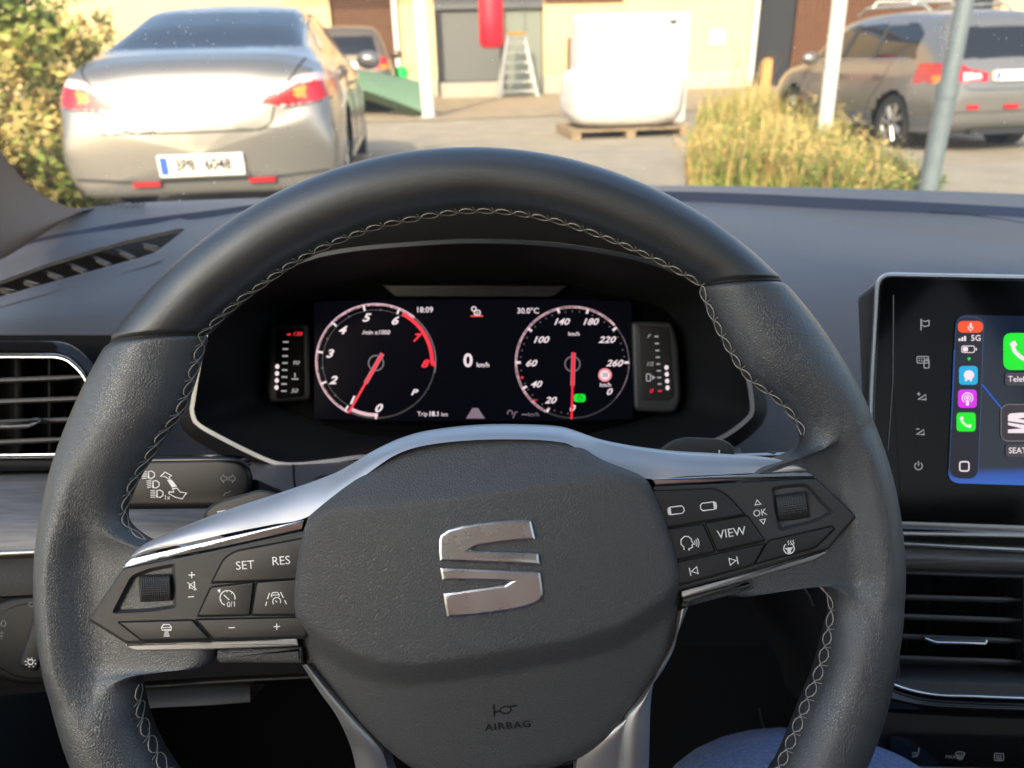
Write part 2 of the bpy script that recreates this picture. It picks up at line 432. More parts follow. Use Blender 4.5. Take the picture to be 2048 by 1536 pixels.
# ---- thin bright strips under the trim
for pts in ([(262, 1117), (430, 1079), (608, 1040), (604, 1059), (430, 1098), (243, 1135)], [(1303, 958), (1460, 951), (1614, 944), (1633, 954), (1460, 962), (1311, 971)]):
    MB().prism(rounded(pts, 3), .3270, .008, .0006).build('trim_strip', M['chrome'], sw)
for pts in ([(250, 1289), (420, 1284), (594, 1277), (597, 1292), (420, 1299), (272, 1302), (258, 1297)], [(1363, 1182), (1510, 1143), (1655, 1099), (1652, 1108), (1625, 1122), (1510, 1156), (1363, 1196)]):
    MB().prism(rounded(pts, 2), .3268, .008, .0007).build('trim_strip', M['satin'], sw)
# ---- grained blocks under the strips
for pts in ([(436, 1299), (606, 1293), (606, 1326), (440, 1325), (433, 1318)], [(1366, 1196), (1503, 1157), (1509, 1178), (1372, 1213), (1364, 1214)]):
    MB().prism(rounded(pts, 4), .3285, .02, .002).build('lower_pad', M['grain'], sw)
MB().prism(rounded([(598, 1215), (1364, 1200), (1375, 1216), (1340, 1290), (620, 1335)], 6), .336, .02, .002).build('hub_collar', M['dark'], sw)

# ---- control pods
ZP = .3268
podL = [(246, 1137), (430, 1100), (612, 1060), (612, 1278), (252, 1287), (176, 1240)]
podR = [(1306, 972), (1470, 965), (1631, 956), (1713, 1034), (1657, 1098), (1510, 1140), (1355, 1182)]
pods = []
recs = ([(222, 1228), (262, 1150), (300, 1136), (350, 1126), (354, 1216), (300, 1224)], [(1541, 974), (1580, 968), (1614, 966), (1670, 1027), (1630, 1046), (1556, 1064)])
for pts, rc_ in zip((podL, podR), recs):
    Q = rounded(pts, 5); H = rounded(rc_, [10, 14, 10, 8, 8, 10], 5); c = .0012; rows = []
    for off, dz in ((0, .012), (0, c), (.3*c*F/ZP, .3*c), (c*F/ZP, 0)): rows.append([CP(x, y, ZP+dz) for x, y in (inset(Q, off) if off else Q)])
    mb = MB(); mb.grid(rows, True); v_, f_ = holed(inset(Q, c*F/ZP), H, ZP); n0 = len(mb.f); mb.add(v_, f_); mb.flat += list(range(n0, len(mb.f)))
    o = mb.build('control_pod', M['panel'], sw, smooth=30); pods.append(o)
    rows = [[CP(x, y, ZP+dz) for x, y in (inset(H, off) if off else H)] for off, dz in ((0, 0), (2, .0004), (9, .0036), (12, .0042))]
    mb = MB(); mb.grid(rows, True); k_ = len(H); mb.f.append(tuple(3*k_+i for i in range(k_))); mb.build('roller_recess', M['panel'], o, smooth=50)
def btn(pts, pod, r=5, z=None, name='button', m='pod', c=.00055):
    r = [max(4.5, q) for q in r] if isinstance(r, list) else max(4.5, r)
    z = z or ZP-.0011
    # dark gap around, then the key
    MB().prism(rounded(inset(pts, -2.6), [q+2 for q in r] if isinstance(r, list) else r+2), ZP-.0003, .002, 0).build('gap', M['void'], pod)
    return MB().rprism(pts, r, z, .004, c).build(name, M[m], pod)
ZL = ZP-.0011-.00012
bL = {}
bL['set'] = btn([(424, 1165), (448, 1118), (470, 1103), (612, 1076), (612, 1157)], pods[0], [3, 10, 12, 2, 2])
bL['cru'] = btn([(396, 1232), (422, 1175), (507, 1165), (499, 1230)], pods[0], 3)
bL['lan'] = btn([(504, 1230), (514, 1165), (612, 1158), (612, 1229)], pods[0], 3)
bL['car'] = btn([(238, 1245), (385, 1241), (419, 1278), (284, 1281)], pods[0], 4)
bL['pm'] = btn([(393, 1240), (612, 1235), (612, 1273), (427, 1278)], pods[0], 4)
bR = {}
bR['seat'] = btn([(1300, 983), (1432, 978), (1455, 992), (1488, 1029), (1330, 1055)], pods[1], [2, 14, 14, 3, 2])
bR['voi'] = btn([(1325, 1061), (1405, 1049), (1429, 1103), (1350, 1120)], pods[1], 3)
bR['view'] = btn([(1412, 1047), (1494, 1032), (1528, 1081), (1436, 1102)], pods[1], 3)
bR['skip'] = btn([(1352, 1126), (1529, 1088), (1508, 1129), (1358, 1170)], pods[1], 3)
bR['heat'] = btn([(1538, 1082), (1664, 1053), (1668, 1058), (1630, 1095), (1512, 1127)], pods[1], 4)
# recess + roller
def roller(rec, rc, ang, pod):
    cx, cy = rc; mb = MB(); ca, sa = math.cos(math.radians(ang)), math.sin(math.radians(ang))
    # knurled drum: axis along x, bulging toward the driver
    W_, H_ = 33, 27; nu, nv = 64, 48; rows = []
    for j in range(nv+1):
        v = j/nv*2-1; row = []
        for i in range(nu+1):
            u = i/nu*2-1
            kn = .00042*(abs(math.sin(u*8*math.pi)*math.cos(v*6.2*math.pi)))
            ed = (1-max(0, (abs(u)-.86)/.14)**2)
            x = u*W_; y = v*H_
            z = ZP+.0036-.0046*math.sqrt(max(0, 1-(v*.97)**2))*ed-kn*ed
            row.append(CP(cx+x*ca-y*sa, cy+x*sa+y*ca, z))
        rows.append(row)
    mb.grid(rows); mb.build('thumb_roller', M['gloss2'], pod, smooth=50)
    MB().poly(rounded([(cx+x*ca-y*sa, cy+x*sa+y*ca) for x, y in ((-36, -30), (36, -30), (36, 30), (-36, 30))], 9), ZP+.0030).build('roller_gap', M['void'], pod)
M['gloss2'] = mat('knurled roller plastic', (.04, .04, .042), .3)
roller([(262, 1150), (300, 1136), (350, 1128), (352, 1214), (300, 1222), (222, 1228)], (311, 1176), -2.5, pods[0])
roller([(1543, 974), (1580, 968), (1612, 966), (1668, 1027), (1630, 1044), (1556, 1062)], (1585, 1013), -8, pods[1])

# ---- legends
def ic(cx, cy, s, rot):
    ca, sa = math.cos(math.radians(rot)), math.sin(math.radians(rot))
    return lambda pts: [(cx+(x*ca-y*sa)*s, cy+(x*sa+y*ca)*s) for x, y in pts]
def legend(parent, z, items, m='legend', name='legend'):
    mb = MB()
    for it in items:
        k = it[0]
        if k == 't': mb.text(it[1], it[2], it[3], it[4], z, rot=it[5] if len(it) > 5 else 0, bold=it[6] if len(it) > 6 else .0, sx=it[7] if len(it) > 7 else 1)
        elif k == 's': mb.stroke(it[1], it[2], z, it[3] if len(it) > 3 else False)
        elif k == 'p': mb.poly(it[1], z)
    return mb.build(name, M[m], parent, smooth=0)
R5 = -4.5
legend(bL['set'], ZL, [('t', 'SET', 490, 1131, 17, R5), ('t', 'RES', 562, 1122, 17, R5)])
T = ic(455, 1196, 1, R5)
legend(bL['cru'], ZL, [('s', T(ell(0, 0, 15, 15, 24, -245, 15)), 2), ('s', T([(-7, -7), (3, 4)]), 2), ('s', T([(0, -15), (0, -11)]), 1.6), ('s', T([(11, -11), (8, -8)]), 1.6), ('p', T([(-19, -17), (-13, -20), (-13, -14), (-16, -11)])), ('s', T([(-15, 3), (-12, 3)]), 1.6), ('t', '0/1', 463, 1209, 10.5, R5)])
T = ic(551, 1198, 1, R5)
legend(bL['lan'], ZL, [('s', T([(-21, 12), (-18, 4)]), 2), ('s', T([(-16, -1), (-11, -13)]), 2), ('s', T([(21, 12), (18, 4)]), 2), ('s', T([(16, -1), (11, -13)]), 2), ('s', T([(-7, -4), (-8, -8), (-5, -13), (5, -13), (8, -8), (7, -4)]), 1.8), ('s', T([(-8, -8), (8, -8)]), 1.5), ('s', T(ell(2, 5, 8, 8, 16, -220, 30)), 1.8), ('s', T([(-1, 3), (3, 7)]), 1.5)])
T = ic(333, 1260, 1, -1)
legend(bL['car'], ZL, [('s', T([(-9, 0), (-10, -5), (-6, -11), (6, -11), (10, -5), (9, 0), (-9, 0)]), 1.8), ('s', T([(-11, -5), (11, -5)]), 1.6), ('s', T([(-4, 4), (4, 4)]), 2), ('s', T([(-5, 8), (5, 8)]), 2), ('s', T([(-6, 12), (6, 12)]), 2)])
legend(bL['pm'], ZL, [('s', [(457, 1255.5), (470, 1255)], 2), ('s', [(547, 1253.5), (560, 1253)], 2), ('s', [(553.5, 1247), (553.5, 1260)], 2)])
T = ic(384, 1172, 1, -3)
legend(pods[0], ZP-.00015, [('s', [(377, 1150.5), (390, 1149.5)], 2.2), ('s', [(383.5, 1143.5), (383.5, 1156.5)], 2.2), ('s', [(376, 1194), (388, 1193)], 2.2), ('s', T([(-5, -4), (-1, -4), (5, -9), (5, 9), (-1, 4), (-5, 4), (-5, -4)]), 1.6), ('s', T([(-9, -8), (9, 8)]), 1.8)])
R8 = -9
for cx, cy, flip in ((1352, 1021, 1), (1417, 1013, -1)):
    T = ic(cx, cy, 1, -7)
    legend(bR['seat'], ZL, [('s', T([(-12, 7), (12, 7), (16, 3), (16, -4), (12, -8), (-12, -8), (-16, -4), (-16, 3)]), 1.8, True), ('p', T([(flip*-10, 7), (flip*-16, 7), (flip*-17, 0), (flip*-16, -7), (flip*-10, -8)]))])
T = ic(1378, 1087, 1, -5)
legend(bR['voi'], ZL, [('s', T([(-11, 12), (-11, 6), (-16, 0), (-15, -9), (-8, -15), (0, -14), (5, -9), (6, -4), (9, 2), (6, 3), (6, 8), (2, 10), (-1, 10), (-1, 14)]), 2), ('s', T(ell(4, 0, 8, 8, 8, -30, 30)), 1.6), ('s', T(ell(4, 0, 12, 12, 8, -35, 35)), 1.6), ('s', T(ell(4, 0, 16, 16, 8, -35, 35)), 1.6)])
legend(bR['view'], ZL, [('t', 'VIEW', 1463, 1066, 17, R8)])
T = ic(1387, 1142, 1, -12); T2 = ic(1467, 1122, 1, -12)
legend(bR['skip'], ZL, [('s', T([(-7, -8), (-7, 8)]), 2), ('s', T([(8, -7), (-4, 0), (8, 7)]), 1.8, True), ('s', T2([(8, -8), (8, 8)]), 2), ('s', T2([(-8, -7), (5, 0), (-8, 7)]), 1.8, True)])
T = ic(1578, 1097, 1, -6)
legend(bR['heat'], ZL, [('s', T(ell(0, 0, 10.5, 10.5, 24, -60, 240)), 2.2), ('p', T([(-9, -2), (9, -2), (4, 3), (3, 9), (-3, 9), (-4, 3)])), ('s', T([(-1, -7), (1, -10), (-1, -13), (1, -16)]), 1.6), ('s', T([(4, -7), (6, -10), (4, -13), (6, -16)]), 1.6), ('s', T([(9, -7), (11, -10), (9, -13), (11, -16)]), 1.6)])
legend(pods[1], ZP-.00015, [('t', 'OK', 1520, 1026, 13.5, R8), ('s', [(1510, 1010), (1522, 1008), (1514, 1000)], 1.7, True), ('s', [(1520, 1040), (1531, 1038), (1527, 1048)], 1.7, True)])

# ---- airbag hub
hub = [(617, 1033), (650, 1005), (700, 966), (745, 930), (795, 899), (850, 881), (950, 868), (1050, 867), (1115, 871), (1150, 882), (1200, 917), (1290, 957), (1308, 985), (1338, 1060), (1358, 1135), (1363, 1190), (1358, 1235), (1345, 1300), (1322, 1348), (1290, 1385), (1250, 1432), (1225, 1470), (1190, 1498), (1150, 1520), (1060, 1548), (960, 1560), (870, 1556), (815, 1530), (760, 1485), (700, 1425), (650, 1370), (612, 1325), (597, 1275), (587, 1222), (590, 1150), (600, 1085)]
HB = resample(hub+[hub[0]], 200)[:-1]; HC = (975, 1180)
ridge1 = [(560, 1040), (640, 1016), (780, 1010), (880, 1000), (1000, 984), (1100, 972), (1200, 958), (1300, 948), (1400, 940)]
ridge2 = [(540, 1190), (587, 1222), (640, 1268), (700, 1303), (760, 1323), (830, 1327), (920, 1316), (1000, 1303), (1150, 1279), (1250, 1247), (1330, 1195), (1365, 1150), (1400, 1100)]
def hub_z(x, y):
    d1 = lin(ridge1, x)-y; d2 = y-lin(ridge2, x)
    q = lambda d, s: (d+math.sqrt(d*d+s*s))/2
    z = .3165+q(d1, 3)*KX*.62
    z += min(q(d2, 3)*KX*.95, .0070+q(d2, 3)*KX*.22)
    z += .006*((x-975)/390)**2+.0012*((y-1150)/200)**2*(1 if d2 < 0 else .6)
    return z
rows = []
NR = 60
for j in range(NR+1):
    t = (j/NR); tt = 1-(1-t)**1.35
    row = []
    for (x, y) in HB:
        dd = math.hypot(x-HC[0], y-HC[1])
        X = lerp(HC[0], x, tt); Y = lerp(HC[1], y, tt); e = dd*(1-tt)   # px from the edge
        z = hub_z(X, Y)
        r = 26
        if e < r: z += .0052*(1-math.sqrt(max(0, 1-(1-e/r)**2)))
        row.append(CP(X, Y, z))
    rows.append(row)
rows.append([p+FW*.016 for p in rows[-1]])
airb = MB().grid(rows, True).build('airbag_cover', M['grain'], sw, smooth=70)
# embossed horn and AIRBAG
def hz(off): return lambda x, y: hub_z(x, y)+off
M['emboss'] = mat('sunken lettering', (.012, .012, .013), .4)
mb = MB(); mb.text('AIRBAG', 1016, 1452, 13.5, hz(-.00025), rot=-5, bold=.014, sx=1.25, spacing=1.15)
T = ic(1011, 1419, 1, -4)
mb.stroke(T([(-23, -12), (-23, 12)]), 3.2, hz(-.00025)); mb.stroke(T([(-22, 4), (-12, 3)]), 2.2, hz(-.00025)); mb.stroke(T(ell(0, 1, 11, 7, 18)), 2.4, hz(-.00025), True); mb.stroke(T([(9, -5), (24, -7)]), 2.8, hz(-.00025))
mb.build('embossed_marking', M['emboss'], airb, smooth=0)
# emblem
E = lambda P: [(780+x*.2083, 980+y*.2083) for x, y in P]
e1 = E([(466, 485), (480, 432), (560, 378), (700, 342), (850, 318), (1000, 300), (1150, 288), (1300, 281), (1358, 287), (1385, 400), (1405, 484), (1250, 494), (1100, 509), (950, 530), (830, 549), (775, 578), (900, 584), (1100, 590), (1425, 602), (1436, 660), (1445, 728), (1200, 718), (960, 706), (700, 698), (475, 690), (466, 600)])
e2 = E([(475, 744), (700, 750), (960, 762), (1200, 774), (1446, 784), (1458, 860), (1472, 960), (1475, 1010), (1458, 1062), (1380, 1108), (1250, 1145), (1100, 1174), (950, 1195), (800, 1212), (650, 1226), (545, 1228), (520, 1100), (506, 990), (650, 974), (800, 951), (950, 930), (1100, 910), (1150, 884), (1040, 880), (700, 876), (498, 874), (484, 800)])
M['emblem'] = mat('satin chrome emblem', (.80, .83, .88), .24, 1, bump=[('n', 500, .00001)], rvar=(60, .08))
for e in (e1, e2):
    MB().rprism(e, 2.2, lambda x, y: hub_z(x, y)-.0015, .003, .0012, k=2).build('emblem', M['emblem'], airb, smooth=20)

# ---- lower twin spokes
for A_, B_ in (([(604, 1330, .333), (640, 1385, .335), (672, 1430, .338), (700, 1490, .342), (712, 1540, .346), (722, 1620, .352)], [(618, 1328, .333), (665, 1385, .334), (715, 1445, .336), (762, 1500, .340), (778, 1545, .344), (800, 1620, .350)]),
               ([(1357, 1222, .334), (1347, 1300, .334), (1290, 1390, .336), (1252, 1440, .338), (1245, 1540, .342), (1240, 1620, .348)], [(1377, 1213, .334), (1345, 1290, .336), (1312, 1350, .338), (1302, 1400, .340), (1297, 1540, .345), (1290, 1620, .350)])):
    MB().patch(A_, B_, .34, .34, .0035, 50, 14, .012).build('lower_spoke', M['satin'], sw, smooth=60)
MB().patch([(1245, 1440, .3400), (1160, 1508, .344), (1150, 1620, .35)], [(1262, 1440, .3395), (1250, 1508, .343), (1245, 1620, .35)], .34, .34, .002, 30, 8, .01).build('lower_spoke_infill', M['satin2'] if 'satin2' in M else M['satin'], sw, smooth=60)

# ---- shift paddles
p1 = MB().prism(rounded([(405, 1060), (408, 1022), (432, 1003), (520, 979), (548, 984), (640, 1040), (500, 1090)], [4, 10, 14, 8, 8, 8, 8]), .356, .006, .0018, k=4).build('shift_paddle', M['panel'], sw)
legend(p1, .3557, [('s', [(434, 1024), (452, 1021)], 3)])
p2 = MB().prism(rounded([(1300, 910), (1345, 880), (1370, 874), (1440, 877), (1465, 888), (1474, 930), (1380, 940)], [6, 10, 8, 12, 12, 6, 6]), .356, .006, .0018, k=4).build('shift_paddle', M['panel'], sw)
legend(p2, .3557, [('s', [(1430, 908.5), (1447, 909)], 3), ('s', [(1438.5, 900), (1438.5, 917)], 3)])

ZOFF = 0.0
# ================================================================== DASHBOARD
dash = thing('dashboard', PY(900, 900, .7), 'dark grained dashboard running under the windscreen behind the steering wheel', 'dashboard')
bez = [(384, 818), (395, 750), (412, 670), (440, 618), (520, 560), (612, 519), (700, 500), (850, 487), (950, 483), (1100, 489), (1250, 512), (1340, 539), (1420, 578), (1468, 640), (1490, 730), (1503, 800), (1500, 832), (1432, 880), (1330, 908), (1250, 920), (950, 922), (735, 913), (660, 922), (580, 929), (540, 922), (425, 866), (390, 842)]
ventL = [(-420, 700), (120, 697), (150, 706), (205, 770), (215, 850), (130, 932), (-420, 940)]
ventC = [(1700, 1148), (2600, 1155), (2600, 1345), (1700, 1345)]
defr = [(-60, 575), (0, 561), (99, 525), (247, 481), (359, 456), (372, 458), (343, 482), (310, 506), (284, 515), (0, 594), (-60, 611)]
CR = [  # rows: control points (px, py, Y)
 [(-420, 640, .62), (-150, 520, .72), (60, 440, .80), (160, 417, .86), (300, 404, .92), (640, 392, 1.0), (1000, 376, 1.05), (1300, 371, 1.07), (1700, 377, 1.06), (2048, 388, 1.02), (2700, 420, .92)],
 [(-420, 660, .60), (-150, 545, .69), (60, 480, .76), (170, 458, .80), (292, 437, .85), (420, 421, .89), (560, 404, .94), (1000, 388, .985), (1336, 383, 1.0), (1665, 395, .99), (2048, 415, .95), (2700, 452, .86)],
 [(-420, 668, .595), (-150, 552, .685), (60, 488, .755), (170, 467, .792), (292, 450, .842), (420, 434, .882), (560, 412, .932), (1000, 402, .975), (1366, 403, .985), (1702, 420, .97), (2048, 435, .93), (2700, 475, .84)],
 [(-420, 680, .585), (-150, 565, .67), (60, 505, .73), (170, 480, .77), (292, 458, .82), (420, 440, .86), (560, 425, .90), (1000, 410, .94), (1384, 409, .965), (1610, 435, .92), (1738, 456, .88), (2048, 490, .80), (2700, 540, .72)],
 [(-420, 700, .57), (-150, 640, .62), (0, 605, .655), (170, 560, .69), (330, 520, .73), (560, 480, .77), (1000, 465, .80), (1384, 475, .81), (1610, 510, .77), (1738, 530, .745), (2048, 560, .70), (2700, 620, .62)],
 [(-420, 720, .56), (-150, 690, .57), (0, 672, .58), (170, 660, .60), (330, 640, .63), (560, 600, .65), (1000, 600, .66), (1384, 610, .665), (1610, 640, .66), (1738, 660, .655), (2048, 700, .62), (2700, 740, .56)],
 [(-420, 940, .52), (0, 930, .54), (330, 900, .56), (560, 880, .57), (1000, 880, .57), (1384, 860, .57), (1610, 860, .58), (1738, 870, .58), (2048, 900, .57), (2700, 930, .52)],
 [(-420, 1120, .50), (0, 1105, .50), (330, 1095, .51), (560, 1080, .52), (1000, 1080, .54), (1384, 1060, .54), (1610, 1070, .54), (1738, 1080, .53), (2048, 1090, .52), (2700, 1110, .47)],
 [(-420, 1360, .49), (0, 1360, .49), (330, 1350, .50), (560, 1350, .51), (1000, 1350, .55), (1384, 1350, .55), (1610, 1350, .52), (1738, 1360, .49), (2048, 1370, .47), (2700, 1400, .43)]]
mb = MB(); NX = 300; SUBS = [3, 3, 2, 6, 12, 16, 14, 14]
cols = []
for i in range(NX+1):
    px = lerp(-420, 2700, i/NX); rows = [(k,)+curve(r, px) for k, r in enumerate(CR)]
    col = []
    for k, sb in enumerate(SUBS):
        for j in range(sb):
            tt = k+j/sb
            if k < 3: a = rows[k]; b = rows[k+1]; u = j/sb; col.append((px, lerp(a[1], b[1], u), lerp(a[2], b[2], u)))
            else: q = curve(rows, tt); col.append((px, q[0], q[1]))
    col.append((px, rows[-1][1], rows[-1][2])); cols.append(col)
nc = len(cols[0]); vs = [PY(*p) for c_ in cols for p in c_]; fs = []; fs2 = []; fs3 = []
def hole(px, py):
    for P in (bez, ventL, ventC, defr):
        if inside(px, py, P): return True
    return False
for i in range(NX):
    for j in range(nc-1):
        q = [(i, j), (i+1, j), (i+1, j+1), (i, j+1)]
        if any(hole(cols[a][b][0], cols[a][b][1]) for a, b in q): continue
        if cols[i][j][1] > 1115 and 560 < cols[i][j][0] < 1620: continue
        f_ = tuple(a*nc+b for a, b in q)
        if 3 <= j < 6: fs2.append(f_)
        elif 6 <= j < 8 and cols[i][j][0] > 1300: fs3.append(f_)
        else: fs.append(f_)
def sub(name, F_, m):
    idx = {}; mb = MB()
    for f in F_:
        for v in f:
            if v not in idx: idx[v] = len(mb.v); mb.v.append(vs[v])
        mb.f.append(tuple(idx[v] for v in f))
    return mb.build(name, m, dash, smooth=50)
pad = sub('dash_pad', fs, M['dash'])
sub('shaded_channel', fs2, mat('channel with blue grey shade', (.045, .05, .07), .5)); sub('warm_lit_speaker_cover', fs3, mat('perforated speaker cover with warm light', (.17, .15, .135), .55, bump=[('v', 1100, .0001)]))  # shade painted into the channel colour, warm reflected light into the speaker cover
# defroster slot
ZD = lambda px, py: 1
def defY(px, py): return .70+(.0004*px)
mb = MB()
mb.add([PY(x, y+2, defY(x, y)+.16) for x, y in inset(defr, -14)], [tuple(range(len(defr)))])
def Yd(px, py):
    rows = [(curve(r, px)) for r in CR]
    for a, b in zip(rows, rows[1:]):
        if py <= b[0]: return lerp(a[1], b[1], max(0, (py-a[0])/(b[0]-a[0]+1e-6)))
    return rows[-1][1]
o_ = inset(defr, -7); n_ = len(defr)
rim1 = [PY(x, y, Yd(x, y)-.002) for x, y in o_]; rim0 = [PY(x, y, Yd(x, y)-.0022) for x, y in inset(defr, -19)]; rim2 = [PY(x, y, Yd(x, y)-.003) for x, y in inset(defr, 1)]; rim3 = [PY(x, y+6, Yd(x, y)+.05) for x, y in inset(defr, 2)]
dv = MB().grid([rim0, rim1, rim2, rim3], True).build('side_defroster_vent', M['dash'], dash, smooth=40)
mb.build('vent_duct', M['void'], dv)
for k in range(8):
    x0 = -20+k*48; xt = x0+18
    # fins: thin blades from the upper edge slanting to the lower edge
    yt = lin([(-60, 578), (0, 566), (99, 531), (247, 487), (359, 461)], xt-6)+6; xb = xt+34; yb = lin([(-60, 606), (0, 590), (284, 511), (305, 504), (340, 481), (370, 460)], xb)-1
    if yb-yt < 4: continue
    Yt = Yd(xt, yt)+.012; Yb = Yd(xb, yb)+.004
    MB().add([PY(xt, yt, Yt), PY(xb, yb, Yb), PY(xb-12, yb+1, Yb+.001), PY(xt-10, yt+1, Yt+.002), PY(xt+2, yt+12, Yt+.05), PY(xb+4, yb+14, Yb+.05)], [(0, 1, 2, 3), (0, 1, 5, 4)]).build('vent_fin', M['dash'], dv)
# long line of a body-coloured speaker pad seam on the passenger side
MB().tube([PY(x, y, Yd(x, y)-.001) for x, y in [(1860, 424), (1930, 428), (1990, 436), (2048, 446), (2200, 475), (2400, 520)]], .0006, 6).build('pad_seam', M['dark'], dash)

# ---- brushed decor band on the left
M['decor'] = mat('brushed grey decor', (.17, .175, .19), .42, .2, var=(60, .45), aniso=(.5, 9, 9))
MB().patch([(-420, 965, .50), (0, 952, .50), (300, 950, .505), (700, 965, .51)], [(-420, 1125, .470), (0, 1103, .470), (300, 1092, .475), (700, 1080, .48)], .5, .5, .006, 40, 10, .02).build('decor_band', M['decor'], dash, smooth=50)
MB().patch([(-420, 1124, .469), (0, 1102, .469), (300, 1091, .474), (700, 1079, .48)], [(-420, 1134, .468), (0, 1111, .468), (300, 1099, .473), (700, 1086, .48)], .5, .5, .001, 30, 4, .01).build('decor_edge', M['satin'], dash, smooth=50)
M['deep'] = mat('deep black plastic', (.006, .006, .007), .5, spec=.3)
# ---- lower panels left
MB().patch([(-420, 1140, .475), (0, 1118, .475), (300, 1106, .48), (640, 1095, .49)], [(-420, 1215, .47), (0, 1193, .47), (300, 1178, .475), (640, 1170, .485)], .48, .48, .002, 30, 6, .02).build('lower_panel', M['hoodin0'], dash, smooth=50)
MB().patch([(-420, 1218, .474), (0, 1196, .474), (300, 1181, .478), (640, 1173, .488)], [(-420, 1420, .49), (0, 1392, .49), (300, 1362, .495), (640, 1345, .50)], .48, .48, .0, 30, 6, .02).build('switch_panel', M['deep'], dash, smooth=50)
M['kneep'] = mat('lower knee panel plastic', (.026, .027, .029), .6, bump=[('n', 1200, .0001)])
MB().patch([(250, 1362, .498), (300, 1368, .498), (420, 1360, .50), (640, 1348, .505)], [(250, 1376, .494), (300, 1374, .494), (420, 1367, .498), (640, 1356, .503)], .5, .5, .001, 20, 4, .02).build('knee_panel_edge', M['dark'], dash)
MB().patch([(240, 1378, .499), (300, 1378, .499), (420, 1374, .50), (500, 1372, .503)], [(240, 1420, .486), (300, 1416, .486), (420, 1410, .490), (500, 1404, .495)], .5, .5, .002, 20, 6, .03).build('knee_panel', M['kneep'], dash, smooth=50)
# closing surfaces of the footwell: dark bulkhead and floor
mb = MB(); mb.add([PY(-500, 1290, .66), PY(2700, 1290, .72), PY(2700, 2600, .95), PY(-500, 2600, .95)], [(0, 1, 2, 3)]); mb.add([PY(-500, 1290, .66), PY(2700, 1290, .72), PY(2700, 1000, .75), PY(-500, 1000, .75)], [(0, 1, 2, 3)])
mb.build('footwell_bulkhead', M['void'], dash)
# console flank seen through the wheel on the right
MB().patch([(1500, 1120, .50), (1560, 1190, .50), (1640, 1325, .50), (1690, 1420, .50), (1740, 1560, .50)], [(1760, 1090, .46), (1790, 1190, .46), (1800, 1325, .46), (1800, 1420, .46), (1800, 1560, .46)], .5, .46, .012, 40, 10, .15).build('console_flank', M['dark'], dash, smooth=60)
MB().tube([CP(1600, 1165, .47), CP(1617, 1190, .472), CP(1626, 1212, .474)], .0007, 6).build('flank_seam', M['panel'], dash)
MB().tube([CP(1519, 1418, .60), CP(1524, 1445, .60), CP(1535, 1474, .60)], .0008, 6).build('tunnel_seam', M['panel'], dash)

# ---- column shroud
MB().prism(rounded([(620, 950), (1290, 950), (1270, 1240), (1150, 1330), (760, 1330), (650, 1240)], 30), .40, .16, .01).build('column_shroud', M['dark'], dash, smooth=50)
MB().patch([(500, 930, .505), (590, 930, .50), (735, 925, .495), (950, 930, .49), (1300, 930, .495), (1480, 895, .505)], [(505, 990, .47), (590, 990, .45), (735, 990, .43), (950, 990, .42), (1300, 990, .43), (1500, 960, .47)], .5, .45, .004, 40, 8, .02).build('column_cowl', M['dash'], dash, smooth=50)
MB().tube([CP(586, 930, .4985), CP(588, 960, .472), CP(592, 985, .452)], .0008, 6).build('cowl_seam', M['void'], dash)

# ================================================================== INSTRUMENT CLUSTER
cl = thing('instrument_cluster', CP(950, 720, .557), 'lit digital instrument cluster with two round red-needled gauges under a dark hood', 'instrument cluster')
BZ = resample(bez+[bez[0]], 220)[:-1]
bzd = lambda x, y: .475+.03*sm((y-500)/420)
frames = []
def ringrow(off, dz): return [CP(x, y, bzd(x, y)+dz) for x, y in inset(BZ, off)]
# outer skirt going back to the dashboard
nb = len(BZ)
def outw(k, wide):
    a = BZ[k-1]; b = BZ[(k+1) % nb]; d = Vector((b[0]-a[0], b[1]-a[1])).normalized(); nn = Vector((d.y, -d.x))
    cx = Vector((BZ[k][0]-950, BZ[k][1]-720))
    if nn.dot(cx) < 0: nn = -nn
    return (BZ[k][0]+nn.x*wide, BZ[k][1]+nn.y*wide)
topf = [sm((760-p[1])/160) for p in BZ]
def skrow(w0, w1, d0, d1): return [CP(*outw(k, lerp(w0, w1, topf[k])), bzd(*BZ[k])+lerp(d0, d1, topf[k])) for k in range(nb)]
MB().grid([skrow(30, 92, .10, .12), skrow(26, 90, .05, .0), skrow(20, 80, .03, -.017), skrow(8, 34, .004, -.008), skrow(3, 5, 0, .0)], True).build('cluster_skirt', M['hoodin0'], cl, smooth=60)
# frame: satin strip all round, brighter below
M['framedark'] = mat('grey hood lip', (.055, .06, .068), .35, .6)
ro = ringrow(-5, .0015); r_a = ringrow(-4.5, -.0012); r_b = ringrow(3.5, -.0012); r_c = ringrow(4.5, .003)
n = len(BZ)
def arc(cond, name, m):
    mb = MB(); rows = [ro, r_a, r_b, r_c]
    mb.v = [p for r in rows for p in r]; mb.f = []
    for r in range(3):
        for i in range(n):
            j = (i+1) % n
            if cond(BZ[i]) and cond(BZ[j]) or (cond(BZ[i]) and not cond(BZ[j])): mb.f.append((r*n+i, r*n+j, (r+1)*n+j, (r+1)*n+i))
    mb.build(name, m, cl, smooth=45)
arc(lambda p: p[1] < 640, 'hood_lip', M['framedark']); arc(lambda p: p[1] >= 640, 'chrome_frame', M['satin'])
